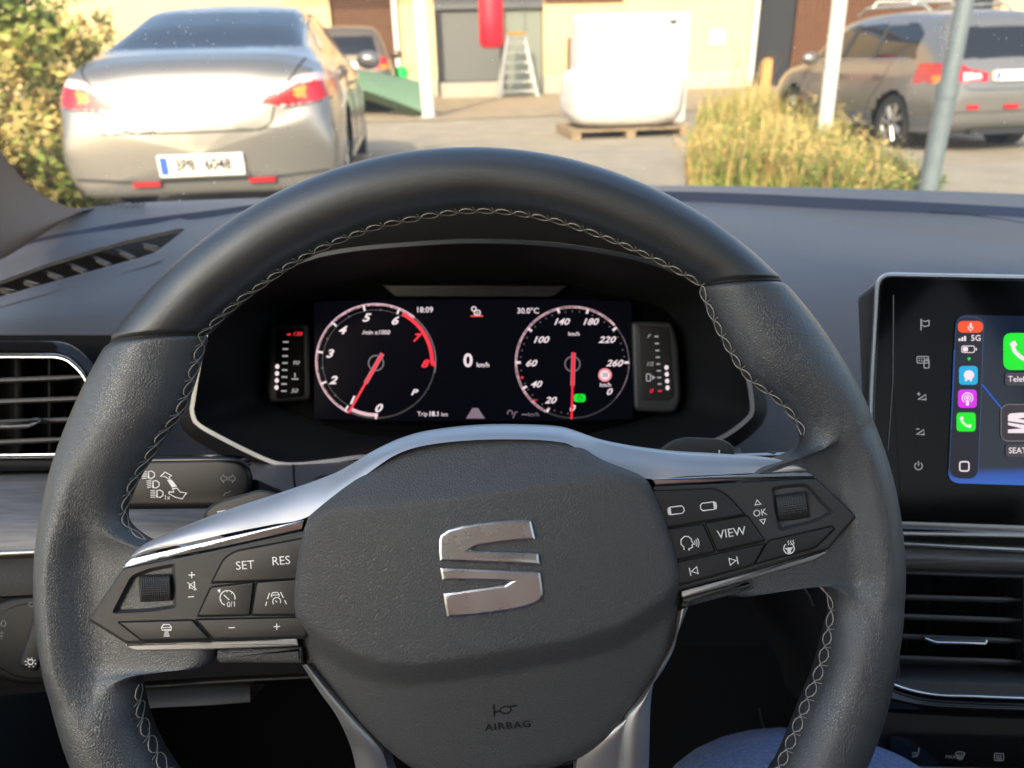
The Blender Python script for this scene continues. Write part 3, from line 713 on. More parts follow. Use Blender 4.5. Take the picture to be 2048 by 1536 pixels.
# inner walls to the fascia
back = [(532, 730), (545, 650), (570, 620), (640, 598), (760, 570), (765, 566), (950, 560), (1135, 566), (1140, 570), (1260, 598), (1330, 620), (1358, 660), (1368, 740), (1366, 790), (1350, 815), (1200, 862), (1150, 872), (950, 876), (750, 872), (690, 862), (560, 815), (536, 795)]
def cpolar(poly, m_=220):
    out = []; cx, cy = 950, 715
    P = resample(poly+[poly[0]], 600)
    key = sorted((math.atan2(y-cy, x-cx), x, y) for x, y in P)
    return key
kb = cpolar(back)
def bpt(x, y):
    a = math.atan2(y-715, x-950)
    best = min(kb, key=lambda k: abs(k[0]-a)); return best[1], best[2]
BB = [bpt(x, y) for x, y in BZ]
rows = [ringrow(4.5, .003)]
for t in (.15, .35, .6, .85, 1):
    rows.append([CP(lerp(BZ[i][0], BB[i][0], t), lerp(BZ[i][1], BB[i][1], t), lerp(bzd(*BZ[i])+.003, .572, t**.9)) for i in range(n)])
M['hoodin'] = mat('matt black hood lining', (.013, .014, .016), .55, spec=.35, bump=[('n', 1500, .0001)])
MB().grid(rows, True).build('hood_lining', M['hoodin'], cl, smooth=60)
M['fascia'] = mat('black cluster fascia', (.003, .003, .004), .5, spec=.03)
MB().poly([(480, 540), (1420, 540), (1420, 890), (480, 890)], .573).build('fascia', M['fascia'], cl)
# side gauge housings
hl = MB().prism(rounded([(540, 648), (618, 646), (622, 800), (540, 806), (533, 780)], 10), .556, .02, .003).build('gauge_housing', M['hoodin'], cl)
MB().prism(rounded([(551, 657), (608, 655), (609, 793), (552, 798)], 6), .5555, .002, .0005).build('gauge_face', M['fascia'], hl)
hr = MB().prism(rounded([(1262, 642), (1345, 645), (1358, 700), (1362, 800), (1350, 826), (1268, 822)], 12), .553, .025, .003).build('gauge_housing', M['panel'], cl)
MB().prism(rounded([(1277, 650), (1338, 655), (1349, 790), (1340, 800), (1284, 800)], 6), .5525, .002, .0005).build('gauge_face', M['dark'], hr)
# warning lamp bar
MB().prism(rounded([(762, 569), (1138, 569), (1106, 594), (792, 594)], 5), .565, .01, .001).build('warning_lamp_bar', M['dark'], cl)
mb = MB()
for x in (830, 868, 900, 932, 998, 1036, 1078): mb.stroke(ell(x, 581, 7, 5, 10), 2, .5645, True)
mb.build('unlit_warning_icons', M['legenddim2'] if 'legenddim2' in M else mat('unlit icons', (.02, .02, .022), .5), cl)
# display panel
ZS = .558
M['glass'] = mat('dark display glass', (.002, .002, .003), .3, spec=.02, emit=(.0018, .0018, .004), estr=1)
MB().prism(rounded([(628, 603), (770, 599), (1130, 599), (1262, 603), (1268, 700), (1266, 838), (1150, 842), (740, 842), (628, 838)], 6), ZS, .008, .0005).build('display', M['glass'], cl)
PINK = (.82, .50, .56); WH = (.80, .66, .70); REDC = (1.0, .012, .045)
G = dict(pink=glow('lit pink-white', PINK, 1), white=glow('lit white', WH, 1.15), dim=glow('lit dim grey', (.10, .08, .09), 1), red=glow('lit red', REDC, 1.1), dimring=glow('lit faint ring', (.035, .03, .034), 1), green=glow('lit green', (.0, .85, .03), 1), blue=glow('lit blue', (.01, .09, .55), 1), mid=glow('lit mid mauve', (.22, .16, .2), 1))
z1, z2, z3 = ZS-.0006, ZS-.0009, ZS-.0012
def dial(cx, cy, rx, ry, nums, ticks, minor, unit, ux, uy):
    mb = MB(); mb.stroke(ell(cx, cy, rx, ry, 90), 3, z1, True); dr = mb.build('dial_ring_dim', G['dimring'], cl, smooth=0)
    return dr
d1 = dial(752, 723, 118, 113, 0, 0, 0, 0, 0, 0); d2 = dial(1145, 725, 113, 111, 0, 0, 0, 0, 0, 0)
P2 = lambda cx, cy, rx, ry, a: (cx+rx*math.cos(math.radians(a)), cy+ry*math.sin(math.radians(a)))
def tick(mb, c, r0, r1, a, wd): mb.stroke([P2(c[0], c[1], c[2]*r0, c[3]*r0, a), P2(c[0], c[1], c[2]*r1, c[3]*r1, a)], wd, z2)
c1 = (752, 723, 120, 115); c2 = (1145, 725, 115, 113)
mb = MB(); mb.stroke(ell(752, 723, 119, 114, 80, 118, 310), 5, z1); mb.stroke(ell(752, 723, 109, 107, 20, 88, 118), 7, z1)
mb.build('rev_counter_ring', G['pink'], cl, smooth=0)
mb = MB(); mb.stroke(ell(1145, 725, 113, 111, 80, 118, 318), 4.5, z1); mb.build('speedometer_ring', G['pink'], cl, smooth=0)
MB().stroke(ell(752, 723, 119, 114, 40, 310, 372), 3, z1).build('dial_ring_faded', G['mid'], cl, smooth=0); MB().stroke(ell(1145, 725, 113, 111, 60, 318, 400), 2, z1).build('dial_ring_faded', G['mid'], cl, smooth=0)
mb = MB(); mb.stroke(ell(752, 723, 112, 108, 30, 298, 362), 7, z2); mb.stroke([(868, 722), (868, 733)], 4, z2); mb.stroke([(862, 729), (871, 729)], 4, z2); mb.build('red_zone', G['red'], cl, smooth=0)
mb = MB()
for a in (90, 121, 157, 190, 223, 258, 293): tick(mb, c1, .90, 1.0, a, 4)
mb.build('rev_counter_ticks', G['white'], cl, smooth=0); mb = MB()
for a in (180, 218, 255, 286, 321, 360, 152, 117): tick(mb, c2, .90, .985, a, 4.5)
mb.build('speedometer_ticks', G['white'], cl, smooth=0)
mb = MB()
for a in (139, 173, 206, 240, 275): tick(mb, c1, .88, .92, a, 3)
for i in range(36):
    a = 95+i*7.6
    if a < 360: tick(mb, c2, .89, .92, a, 2.5)
mb.stroke(ell(752, 723, 107, 103, 60, 122, 300), 1, z2)
mb.build('minor_ticks', G['dim'], cl, smooth=0)
mb = MB()
for t_, x, y in (('0', 755, 817), ('1', 702, 801), ('2', 665, 761), ('3', 658, 708), ('4', 683, 661), ('5', 731, 636), ('6', 788, 642)): mb.text(t_, x, y, 15.5, z2, shear=.35, bold=.03, sx=1.25)
for t_, x, y in (('0', 1143, 817), ('20', 1100, 801), ('40', 1071, 769), ('60', 1061, 727), ('100', 1080, 680), ('140', 1121, 644), ('180', 1179, 644), ('220', 1213, 680), ('260', 1228, 727), ('0', 1217, 784)): mb.text(t_, x, y, 12.5, z2, shear=.35, bold=.02, sx=1.2)
mb.build('dial_figures', G['white'], cl, smooth=0); mb = MB()
mb.text('/min x1000', 752, 665, 8.5, z2, shear=.15, bold=.01); mb.text('km/h', 1148, 668, 8, z2, bold=.01); mb.text('km/h', 1211, 770, 8, z2, bold=.01); mb.text('P', 827, 785, 11, z2, shear=.35, bold=.03, sx=1.4)
mb.build('dial_units', G['white'], cl, smooth=0); mb = MB(); mb.text('18:09', 849, 620, 11, z2, bold=.01); mb.build('clock_text', G['white'], cl, smooth=0); mb = MB(); mb.text('30.0°C', 1056, 622, 11, z2, bold=.01); mb.build('temperature_text', G['white'], cl, smooth=0); mb = MB(); mb.text('0', 936, 722, 26, z2, bold=.025); mb.text('km/h', 966, 730, 9, z2, bold=.015)
mb.build('speed_text', G['white'], cl, smooth=0); mb = MB(); mb.text('Trip', 845, 828, 8.5, z2); mb.text('18.1', 868, 828, 9, z2, bold=.03); mb.text('km', 889, 829, 7.5, z2)
mb.build('trip_text', G['white'], cl, smooth=0); mb = MB(); mb.stroke(ell(948, 618, 4.5, 4.5, 12), 2.2, z2, True); mb.stroke(rrect(949, 621, 960, 630, 2), 2.2, z2, True); mb.stroke([(952, 626), (957, 626)], 2, z2)
mb.build('status_icon', G['white'], cl, smooth=0)
mb = MB(); mb.text('7', 831, 676, 15, z2, shear=.35, bold=.03, sx=1.2); mb.text('8', 848, 728, 15, z2, shear=.35, bold=.03, sx=1.25); mb.poly(ell(1044, 755, 2.5), z2); mb.poly(ell(1069, 801, 2.5), z2)
mb.build('red_figures', G['red'], cl, smooth=0)
MB().stroke([(941, 632), (966, 632)], 3, z2).build('status_underline', glow('lit orange', (.9, .07, .03), 1), cl, smooth=0)
mb = MB(); mb.poly([(945, 816), (956, 816), (970, 837), (932, 837)], z2); mb.build('lane_assist_icon', G['mid'], cl, smooth=0)
mb = MB(); mb.stroke(ell(1020, 826, 5, 5, 12, 150, 400), 2, z2); mb.stroke([(1026, 836), (1031, 824), (1035, 824)], 2, z2); mb.stroke([(1043, 829), (1055, 829)], 2, z2); mb.text('km/h', 1067, 829, 8, z2); mb.build('cruise_status', G['mid'], cl, smooth=0)
MB().poly(ell(1210, 750, 13.5, 13.5), z2).build('speed_limit_sign', glow('lit sign pink', (.9, .28, .33), 1), cl, smooth=0)
MB().poly(ell(1210, 750, 9.5, 9.5), z3-.0001).build('speed_limit_field', G['white'], cl, smooth=0)
MB().text('20', 1210, 750, 8, z3-.0004, bold=.01).build('speed_limit_figure', mat('printed dark figure', (.02, .02, .08), .5), cl, smooth=0)
gi = MB().poly(rrect(1148, 788, 1171, 804, 6), z2).build('parking_brake_light', G['green'], cl, smooth=0)
MB().stroke(ell(1159.5, 796, 5, 5, 14), 1.4, z3, True).build('parking_brake_ring', mat('dark green mark', (0, .1, .01), .5), gi, smooth=0)
MB().text('P', 1159.5, 796, 6, z3).build('parking_brake_letter', mat('dark green letter', (0, .1, .01), .5), gi, smooth=0)
M['hubring'] = glow('lit grey ring', (.16, .13, .14), 1)
for cx, cy, tip, tail in ((752, 726, (697, 826), (765, 707)), (1145, 728, (1143, 838), (1147, 705))):
    MB().stroke(ell(cx, cy, 15, 15, 30), 2.6, z2, True).build('needle_hub', M['hubring'], cl, smooth=0)
    d = Vector((tip[0]-tail[0], tip[1]-tail[1])); m_ = (lerp(tail[0], tip[0], .5), lerp(tail[1], tip[1], .5))
    MB().stroke([tail, m_], 9, z3).build('needle_shadow', G['mid'], cl, smooth=0)
    mb = MB(); mb.stroke([tail, m_], 6, z3-.0003); mb.stroke([m_, tip], 4.2, z3-.0003); mb.build('needle', G['red'], cl, smooth=0)
# LED side gauges
zl = .5550; zr_ = .5520
mb = MB()
for i in range(4):
    mb.poly(ell(554.5-.5*i, 733+i*14, 4.2, 4.8, 14), zl)
mb.build('temperature_bar', G['white'], hl, smooth=0)
mb = MB()
for i, yy in enumerate((684, 698, 712, 726, 740, 754, 768, 782)):
    mb.stroke([(570-.9*i*.6-(4 if i % 2 else 4), yy), (577-.9*i*.6, yy)], 3, zl)
mb.text('90', 591, 726, 8, zl, shear=.3, bold=.01, sx=1.2); mb.text('50', 588, 782, 8, zl, shear=.3, bold=.01, sx=1.2)
mb.stroke([(583, 758), (597, 758)], 2.4, zl); mb.stroke([(590, 746), (590, 755)], 2.4, zl)
mb.build('temperature_scale', glow('lit grey scale', (.35, .34, .36), 1), hl, smooth=0)
mb = MB(); mb.stroke([(574, 669), (581, 669)], 3, zl); mb.text('130', 594, 668, 7.5, zl, shear=.3, bold=.015, sx=1.2); mb.build('temperature_limit', G['red'], hl, smooth=0)
mb = MB()
for i in range(4): mb.poly(ell(1333+.7*i, 735+i*13.5, 4.2, 4.8, 14), zr_)
mb.build('fuel_bar', G['white'], hr, smooth=0)
mb = MB()
for i, yy in enumerate((673, 687, 701, 714.5, 728, 741.5, 755, 768)): mb.stroke([(1309+.9*i, yy), (1317+.9*i, yy)], 3, zr_)
mb.text('F', 1297, 673, 8, zr_, shear=.3, sx=1.2); mb.text('1/2', 1299, 728, 8, zr_, shear=.3, bold=.01); mb.stroke(rrect(1293, 748, 1301, 762, 2), 2.2, zr_, True); mb.poly([(1304, 750), (1311, 755), (1304, 760)], zr_)
mb.build('fuel_scale', glow('lit grey fuel scale', (.35, .34, .36), 1), hr, smooth=0)
mb = MB(); mb.text('0', 1302, 782, 8, zr_, shear=.3, bold=.015, sx=1.2); mb.stroke([(1316, 782), (1324, 782)], 3, zr_); mb.build('fuel_limit', G['red'], hr, smooth=0)

M['stalk'] = mat('black stalk plastic', (.018, .018, .02), .4)
# ================================================================== STALKS
st = MB().prism(rounded([(150, 918), (440, 914), (488, 922), (507, 948), (503, 985), (482, 1010), (440, 1017), (150, 1020)], [4, 10, 20, 20, 20, 20, 10, 4]), .415, .022, .004, k=4).build('indicator_stalk', M['stalk'], None)
tag(st, 'black indicator stalk with headlight symbols left of the column', 'stalk')
MB().patch([(150, 917, .4158), (440, 913, .4158), (484, 920, .4158), (500, 934, .4158)], [(150, 924, .4146), (440, 921, .4146), (478, 927, .4146), (492, 938, .4146)], .415, .415, .0004, 24, 4, .01).build('gloss_edge', M['gloss'], st)
MB().tube([CP(500, 985, .425), CP(560, 1010, .44), CP(640, 1050, .47)], .008, 12).build('stalk_root', M['dark'], st)
zk = .4146; LG = []
for (x, y, sl) in ((300, 950, 0), (309, 969, 2), (317, 988, 0)):
    for q in range(5): LG.append(('s', [(x-16+(q*.4 if sl else 0), y-7+q*3.4), (x-6, y-7+q*3.4-(2 if sl else 0))], 1.3))
    LG.append(('s', [(x-3, y-7), (x+3, y-8), (x+9, y-4), (x+9, y+3), (x+3, y+7), (x-3, y+6)], 1.8, True))
LG += [('t', '1x', 334, 995, 9), ('s', [(321, 953), (330, 944), (344, 952), (338, 954), (342, 960), (334, 956), (330, 953)], 1.6, True), ('p', [(334, 960), (344, 960), (354, 973), (344, 975)]),
       ('s', [(338, 984), (348, 984), (345, 978), (354, 976), (360, 984), (373, 986), (364, 998), (350, 994), (337, 987)], 1.6, True)]
legend(st, zk, LG)
legend(st, zk, [('s', [(441, 957), (448, 949), (448, 954), (454, 954), (454, 960), (448, 960), (448, 965)], 1.5, True), ('s', [(471, 957), (464, 949), (464, 954), (458, 954), (458, 960), (464, 960), (464, 965)], 1.5, True), ('s', [(447, 992), (450, 986), (455, 986), (462, 982)], 1.3)], 'legenddim3')
# right-hand wiper stalk tip
ws = MB().prism(rounded([(1440, 910), (1605, 905), (1700, 903), (1700, 925), (1440, 930)], 6), .43, .02, .003).build('wiper_stalk', M['pod'])
tag(ws, 'black wiper stalk tip behind the right spoke', 'stalk')
MB().patch([(1440, 909, .4305), (1700, 902, .4305)], [(1440, 913, .4293), (1700, 906, .4293)], .43, .43, 0, 10, 2, .003).build('trim_line', M['satin'], ws)
MB().tube([CP(1545, 903, .432), CP(1545, 912, .432)], .0022, 10).build('end_button', M['panel'], ws)
M['vane'] = mat('deep black vane', (.006, .006, .007), .6, spec=.2)
# ================================================================== LEFT AIR VENT
vl = thing('air_vent', CP(60, 810, .5), 'air vent with polished frame left of the steering wheel', 'air vent', 'dashboard air vents')
fr = [(-420, 682), (118, 682), (150, 692), (185, 722), (214, 772), (226, 850), (140, 940), (-420, 948)]
def ringobj(name, m, parent, poly, offs, closed=True):
    """offs: list of (inset px, depth)"""
    P = poly; rows = [[CP(x, y, d) for x, y in (inset(P, o) if o else P)] for o, d in offs]
    return MB().grid(rows, True).build(name, m, parent, smooth=45)
frp = rounded(fr, [4, 30, 30, 30, 30, 20, 14, 4], 6)
zv = .50
ringobj('vent_surround', M['gloss3'] if 'gloss3' in M else M['gloss'], vl, frp, [(0, zv+.03), (0, zv+.002), (2, zv), (20, zv-.004), (24, zv-.003)])
ringobj('chrome_bead', M['chrome'], vl, frp, [(24, zv-.003), (24.5, zv-.0052), (26, zv-.006), (28.5, zv-.0052), (29, zv-.002)])
ringobj('inner_bead', M['chrome'], vl, frp, [(30, zv-.002), (31, zv-.004), (33, zv-.004), (34, zv-.0005), (36, zv+.05)])
MB().poly([(-420, 670), (240, 670), (240, 960), (-420, 960)], zv+.05).build('vent_duct', M['void'], vl)
def slat(parent, x0, y0, x1, y1, z, th=10, depth=.016, m='panel', endr=3):
    n = 12; rows = []
    prof = [(0, depth), (-th*.0, depth*.3), (-th*.35, .0008), (0, 0), (th*.35, .0), (th*.6, .001), (th*.75, .004), (th*.6, depth)]
    mb = MB()
    rows = []
    for i in range(n+1):
        t = i/n; x = lerp(x0, x1, t); y = lerp(y0, y1, t); s_ = 1 if i not in (0, n) else .45
        rows.append([CP(x, y+dy*s_, z+dz) for dy, dz in prof])
    mb.grid(rows, True); k = len(prof)
    mb.f.append(tuple(range(k))); mb.f.append(tuple(n*k+j for j in range(k)))
    return mb.build('slat', M[m], parent, smooth=50)
for (xr, yl, yr) in ((175, 764, 752), (192, 806, 794), (175, 848, 836), (150, 889, 876)):
    slat(vl, -420, yl+.03*420, xr, yr, zv+.004, 10)
for x in (-120, -60, 32, 98, 165):
    MB().prism([(x-2, 715), (x+2, 715), (x+2, 925), (x-2, 925)], zv+.026, .02).build('vane', M['vane'], vl)
MB().prism(rounded([(-60, 845), (55, 842), (70, 834), (80, 835), (84, 842), (74, 850), (56, 857), (-60, 861)], [3, 6, 5, 4, 3, 4, 6, 3]), zv-.004, .012, .002).build('vent_knob', M['panel'], vl)
MB().patch([(-60, 851, zv-.0045), (56, 848, zv-.0045), (72, 843, zv-.0045), (82, 839, zv-.0045)], [(-60, 856, zv-.0045), (57, 853, zv-.0045), (73, 847, zv-.0045), (83, 842, zv-.0045)], .5, .5, .001, 20, 4, .003).build('knob_chrome', M['chrome'], vl)

# ================================================================== LIGHT SWITCH
ls = MB().prism(ell(62, 1280, 128, 88, 60), .466, .02, .003).build('light_switch', M['deep']); tag(ls, 'round black headlamp switch low on the left of the dashboard', 'switch')
MB().prism(ell(68, 1282, 96, 76, 60), .4645, .004, .001).build('switch_ring', M['deep'], ls)
MB().prism(rounded([(72, 1215), (112, 1235), (72, 1345), (36, 1332)], 10), .462, .006, .0025).build('rotary_grip', M['dark'], ls)
T = ic(61, 1325, 1, 3)
gl = legend(ls, .4618, [('s', T(ell(0, -1, 5.5, 5, 14)), 1.6, True), ('s', T([(-4, -6), (4, -6)]), 1.6)]+[('s', T([(math.cos(a)*8.5, math.sin(a)*7.5), (math.cos(a)*12, math.sin(a)*10)]), 1.5) for a in [math.pi*k/4+.2 for k in range(8)]])
legend(ls, .4642, [('s', ell(63, 1209, 5.5, 4, 14), 1.3, True), ('s', [(6, 1240), (11, 1243), (12, 1248), (9, 1253), (4, 1252), (1, 1249)], 1.4, True), ('s', [(-14, 1243), (-2, 1243)], 1.3), ('s', [(-14, 1250), (-2, 1250)], 1.3),
  ('s', [(-6, 1267), (8, 1266)], 1.3), ('s', [(-6, 1273), (8, 1272)], 1.3), ('s', [(4, 1262), (3, 1279)], 1.3), ('s', [(-16, 1266), (-10, 1262), (-9, 1278), (-15, 1275)], 1.4, True)], 'legenddim')

# ================================================================== CENTRE DISPLAY
ZT = .455
td = thing('touchscreen', CP(2048, 800, ZT), 'glossy black touchscreen showing phone app icons right of the steering wheel', 'touchscreen')
outl = rounded([(1752, 545), (2640, 562), (2600, 1085), (1800, 1070), (1742, 1000), (1736, 830)], [34, 30, 30, 4, 20, 200], 10)
MB().prism(rounded([(1716, 592), (1760, 560), (1760, 1060), (1735, 1060)], [12, 6, 4, 4]), ZT+.010, .03, .003).build('screen_mount', M['panel'], td)
MB().prism(outl, ZT+.004, .016, .002).build('housing', M['dark'], td)
ringobj('chrome_frame', M['satin'], td, outl, [(-1, ZT+.004), (-.5, ZT+.0005), (1.5, ZT-.0008), (6, ZT-.0008), (8.5, ZT+.0008), (9, ZT+.002)])
ringobj('inner_lip', M['gloss'], td, outl, [(8.5, ZT+.002), (9.5, ZT+.0002), (11.5, ZT+.0002), (12.5, ZT+.0015)])
M['screenglass'] = mat('glossy screen glass', (.002, .002, .003), .07, spec=.14, rvar=(20, .06))
MB().prism(inset(outl, 11.5), ZT+.0012, .003).build('screen_glass', M['screenglass'], td)
MB().patch([(1785, 1043, ZT-.001), (2048, 1052, ZT-.001), (2640, 1072, ZT-.001)], [(1790, 1061, ZT+.002), (2048, 1074, ZT+.002), (2640, 1098, ZT+.002)], ZT, ZT, .001, 30, 5, .006).build('lower_bezel', M['satin'], td, smooth=50)
MB().stroke([(1787, 590), (1786, 760), (1776, 900)], 1.6, ZT+.0008).build('glass_edge_line', M['legenddim'], td, smooth=0)
zt = ZT+.0006
# touch keys
K = []
K += [('s', [(1842, 661), (1842, 638)], 2.2), ('s', [(1843, 640), (1849, 643), (1858, 641), (1858, 651), (1849, 653), (1843, 650)], 2, True)]
K += [('s', rrect(1834, 713, 1857, 726, 2), 1.8, True), ('s', rrect(1848, 720, 1858, 736, 2), 2, True)]
for r in range(2):
    for q in range(4): K.append(('s', [(1837+q*5, 717+r*4.5), (1840+q*5, 717+r*4.5)], 2))
K += [('s', [(1834, 788), (1841, 788)], 2), ('s', [(1837.5, 784.5), (1837.5, 791.5)], 2), ('s', [(1836, 799), (1852, 789), (1852, 799)], 2, True)]
K += [('s', [(1832, 858), (1839, 858)], 2), ('s', [(1833, 869), (1848, 859), (1848, 869)], 2, True)]
K += [('s', ell(1837, 932, 7.5, 7.5, 18, -55, 235), 2), ('s', [(1837, 922), (1837, 932)], 2.2)]
legend(td, zt, K, 'keylit', 'touch_keys')
# UI background
ui = mat('phone screen wallpaper', (.002, .003, .01), .1)
t_ = ui.node_tree; b_ = t_.nodes['Principled BSDF']; tc_ = t_.nodes.new('ShaderNodeTexCoord'); sp = t_.nodes.new('ShaderNodeSeparateXYZ'); cr = t_.nodes.new('ShaderNodeValToRGB')
t_.links.new(tc_.outputs['Generated'], sp.inputs[0]); t_.links.new(sp.outputs[2], cr.inputs[0]); t_.links.new(cr.outputs[0], b_.inputs['Emission Color'])
b_.inputs['Emission Strength'].default_value = EM
e = cr.color_ramp.elements; e[0].position = 0; e[0].color = (.02, .17, .65, 1); e[1].position = 1; e[1].color = (.003, .010, .026, 1)
for p_, c_ in ((.13, (.005, .06, .36)), (.17, (.001, .002, .010)), (.6, (.001, .003, .008))):
    q = e.new(p_); q.color = (*c_, 1)
uip = rounded([(1911, 629), (2560, 645), (2530, 985), (1895, 966)], [26, 26, 26, 26], 8)
MB().poly(uip, zt).build('phone_screen', ui, td, smooth=0)
MB().stroke([(1909, 700), (1903, 860)], 3, zt-.0002).build('screen_glow_line', glow('lit blue edge', (.01, .08, .4), 1), td, smooth=0)
mb = MB(); mb.stroke([(1964, 769), (2004, 818)], 3.5, zt-.0002); mb.build('wallpaper_line', G['blue'], td, smooth=0)
MB().poly(rounded([(1914, 634), (1967, 636), (1955, 958), (1899, 955)], 22, 6), zt-.0003).build('dock', glow('lit dock', (.011, .009, .018), 1), td, smooth=0)
MB().stroke(rounded([(1913, 633), (1968, 635), (1956, 959), (1898, 956)], 22, 6), 1.2, zt-.00035, True).build('dock_edge', glow('lit dock edge', (.03, .08, .22), 1), td, smooth=0)
zi = zt-.0005; zj = zt-.0007
def icn(x0, y0, x1, y1, r, col, name):
    return MB().poly(rrect(x0, y0, x1, y1, r), zi).build(name, glow('lit '+name, col, 1), td, smooth=0)
PW = glow('lit icon white', (.95, .80, .85), 1)
icn(1915.5, 642, 1966, 665.5, 11, (.95, .085, .012), 'microphone_badge')
mb = MB(); mb.poly(rrect(1939, 646, 1943.5, 656, 2), zj); mb.stroke([(1936, 653), (1937, 658), (1941, 660), (1945, 658), (1946, 653)], 1.4, zj); mb.stroke([(1941, 660), (1941, 663)], 1.4, zj); mb.build('microphone_symbol', PW, td, smooth=0); mb = MB()
for q in range(3): mb.poly(rrect(1917+q*5.5, 677-q*2.5, 1921+q*5.5, 682, 1), zj)
mb.build('signal_bars', PW, td, smooth=0); MB().text('5G', 1952, 676.5, 11.5, zj, bold=.01).build('network_text', PW, td, smooth=0); mb = MB()
mb.stroke(rrect(1923.5, 692, 1949, 705, 4), 1.5, zj, True); mb.poly(rrect(1925.5, 694, 1936, 703, 2.5), zj); mb.poly(rrect(1951, 696, 1953.5, 701, 1), zj)
mb.build('battery_symbol', PW, td, smooth=0); MB().stroke(rrect(1919.5, 923.5, 1938, 942, 5), 2.6, zj, True).build('home_symbol', PW, td, smooth=0)
MB().poly(ell(1938, 717.5, 3), zj).build('green_dot', G['green'], td, smooth=0)
a1 = icn(1918, 732, 1955.5, 769.5, 8, (.01, .42, .75), 'blue_app_icon')
mb = MB(); mb.poly(ell(1938, 750, 10.5, 9.5, 20), zj); mb.poly(ell(1932, 760, 2.5), zj); mb.poly(ell(1942, 760, 2.5), zj); mb.build('icon_blob', PW, a1, smooth=0)
a2 = icn(1916, 779, 1953.5, 815.5, 8, (.72, .02, .85), 'purple_app_icon')
mb = MB(); mb.stroke(ell(1935, 796, 10.5, 10.5, 20, 130, 410), 2, zj); mb.stroke(ell(1935, 796, 6, 6, 16, 130, 410), 2, zj); mb.poly(ell(1935, 796, 3), zj); mb.poly(rrect(1932, 800, 1938, 811, 2.5), zj); mb.build('icon_mark', PW, a2, smooth=0)
def phone(parent, cx, cy, s, zz):
    T = ic(cx, cy, s, 0)
    P = []
    for t in range(13):
        a = math.radians(200-100*t/12-0); P.append((8+math.cos(a)*16, -8-(-math.sin(a))*16))
    c_ = [(-9+.3*0, -9), (-8, -2), (-3, 4), (3, 8), (9, 9)]
    mb = MB(); q = resample(c_, 14); mb.stroke(T(q), 4.2*s, zz); mb.stroke(T([(-10, -10), (-7, -5)]), 6.5*s, zz); mb.stroke(T([(5, 7), (10, 9.5)]), 6.5*s, zz)
    return mb.build('handset_symbol', PW, parent, smooth=0)
a3 = icn(1913, 825, 1951.5, 863, 8, (.0, .85, .012), 'call_icon'); phone(a3, 1932, 844, 1.0, zj)
a4 = icn(2006.5, 666, 2080, 740, 17, (.0, .85, .012), 'large_call_icon'); phone(a4, 2043, 703, 1.9, zj)
a5 = icn(2002, 809, 2078, 882, 16, (.035, .028, .032), 'emblem_icon')
MB().stroke(rrect(2002, 809, 2078, 882, 16), 1.3, zi-.0001, True).build('icon_edge', glow('lit icon edge', (.25, .2, .22), 1), td, smooth=0)
mb = MB(); k_ = .86
q1 = [(2016, 831), (2020, 827), (2040, 825.5), (2064, 825), (2064, 834), (2035, 837), (2064, 843), (2064, 849), (2016, 842)]; q2 = [(2016, 845), (2064, 852), (2065, 862), (2060, 866), (2016, 866), (2016, 859), (2045, 857), (2016, 850)]
mb.poly(q1, zj); mb.poly(q2, zj); mb.build('emblem_mark', PW, a5, smooth=0)
for (x0, y0, x1, y1, s_, tx) in ((2010, 745, 2078, 771, 'Telefon', 2046), (2011, 888, 2074, 914, 'SEAT', 2035)):
    q = MB().poly(rrect(x0, y0, x1, y1, 7), zi).build('caption_plate', glow('lit caption plate', (.05, .045, .055), 1), td, smooth=0)
    MB().text(s_, x0+6, (y0+y1)/2+0.5, 11.5, zj, align='LEFT', bold=.006).build('caption', PW, q, smooth=0)

# ================================================================== CENTRE STACK (right, below the screen)
csn = thing('centre_console', CP(2048, 1450, .44), 'black centre console with climate buttons below the touchscreen', 'centre console')
ZC = .465
MB().prism([(1760, 1066), (2640, 1090), (2640, 1120), (1760, 1096)], ZC+.006, .03).build('gap', M['void'], csn)
MB().patch([(1770, 1082, ZC-.001), (2048, 1096, ZC-.001), (2640, 1122, ZC-.001)], [(1770, 1089, ZC), (2048, 1105, ZC), (2640, 1131, ZC)], ZC, ZC, .001, 30, 4, .01).build('silver_line', M['satin'], csn)
MB().patch([(1770, 1091, ZC+.004), (2048, 1106, ZC+.004), (2640, 1132, ZC+.004)], [(1770, 1146, ZC+.010), (2048, 1148, ZC+.010), (2640, 1160, ZC+.010)], ZC, ZC, .007, 30, 12, .01).build('decor_band', M['decor'], csn, smooth=50)
vc = thing('air_vent', CP(2040, 1240, .47), 'air vent with dark slats under the touchscreen, chrome curve below it', 'air vent', 'dashboard air vents')
MB().patch([(1740, 1141, ZC-.002), (2048, 1151, ZC-.002), (2640, 1160, ZC-.002)], [(1740, 1146, ZC-.001), (2048, 1157, ZC-.001), (2640, 1168, ZC-.001)], ZC, ZC, .0008, 30, 4, .02).build('vent_frame', M['panel'], vc)
MB().poly([(1700, 1130), (2700, 1140), (2700, 1390), (1700, 1380)], ZC+.07).build('vent_duct', M['void'], vc)
for y0, y1 in ((1191, 1199), (1229, 1240), (1269, 1281), (1312, 1323)): slat(vc, 1700, y0-2, 2043, y1, ZC+.004, 10); 
for y0, y1 in ((1199, 1205), (1241, 1247), (1282, 1289), (1323, 1330)): slat(vc, 2090, y0+2, 2640, y1+6, ZC+.004, 10)
MB().prism([(2046, 1150), (2086, 1152), (2080, 1345), (2048, 1345)], ZC-.001, .06, .002).build('vent_divider', M['panel'], vc)
for i, x in enumerate((1812, 1860, 1912, 1962, 2010)): MB().prism([(x-12, 1165), (x-2, 1165), (x+6, 1340), (x-2, 1340)], ZC+.03, .02).build('vane', M['vane'], vc)
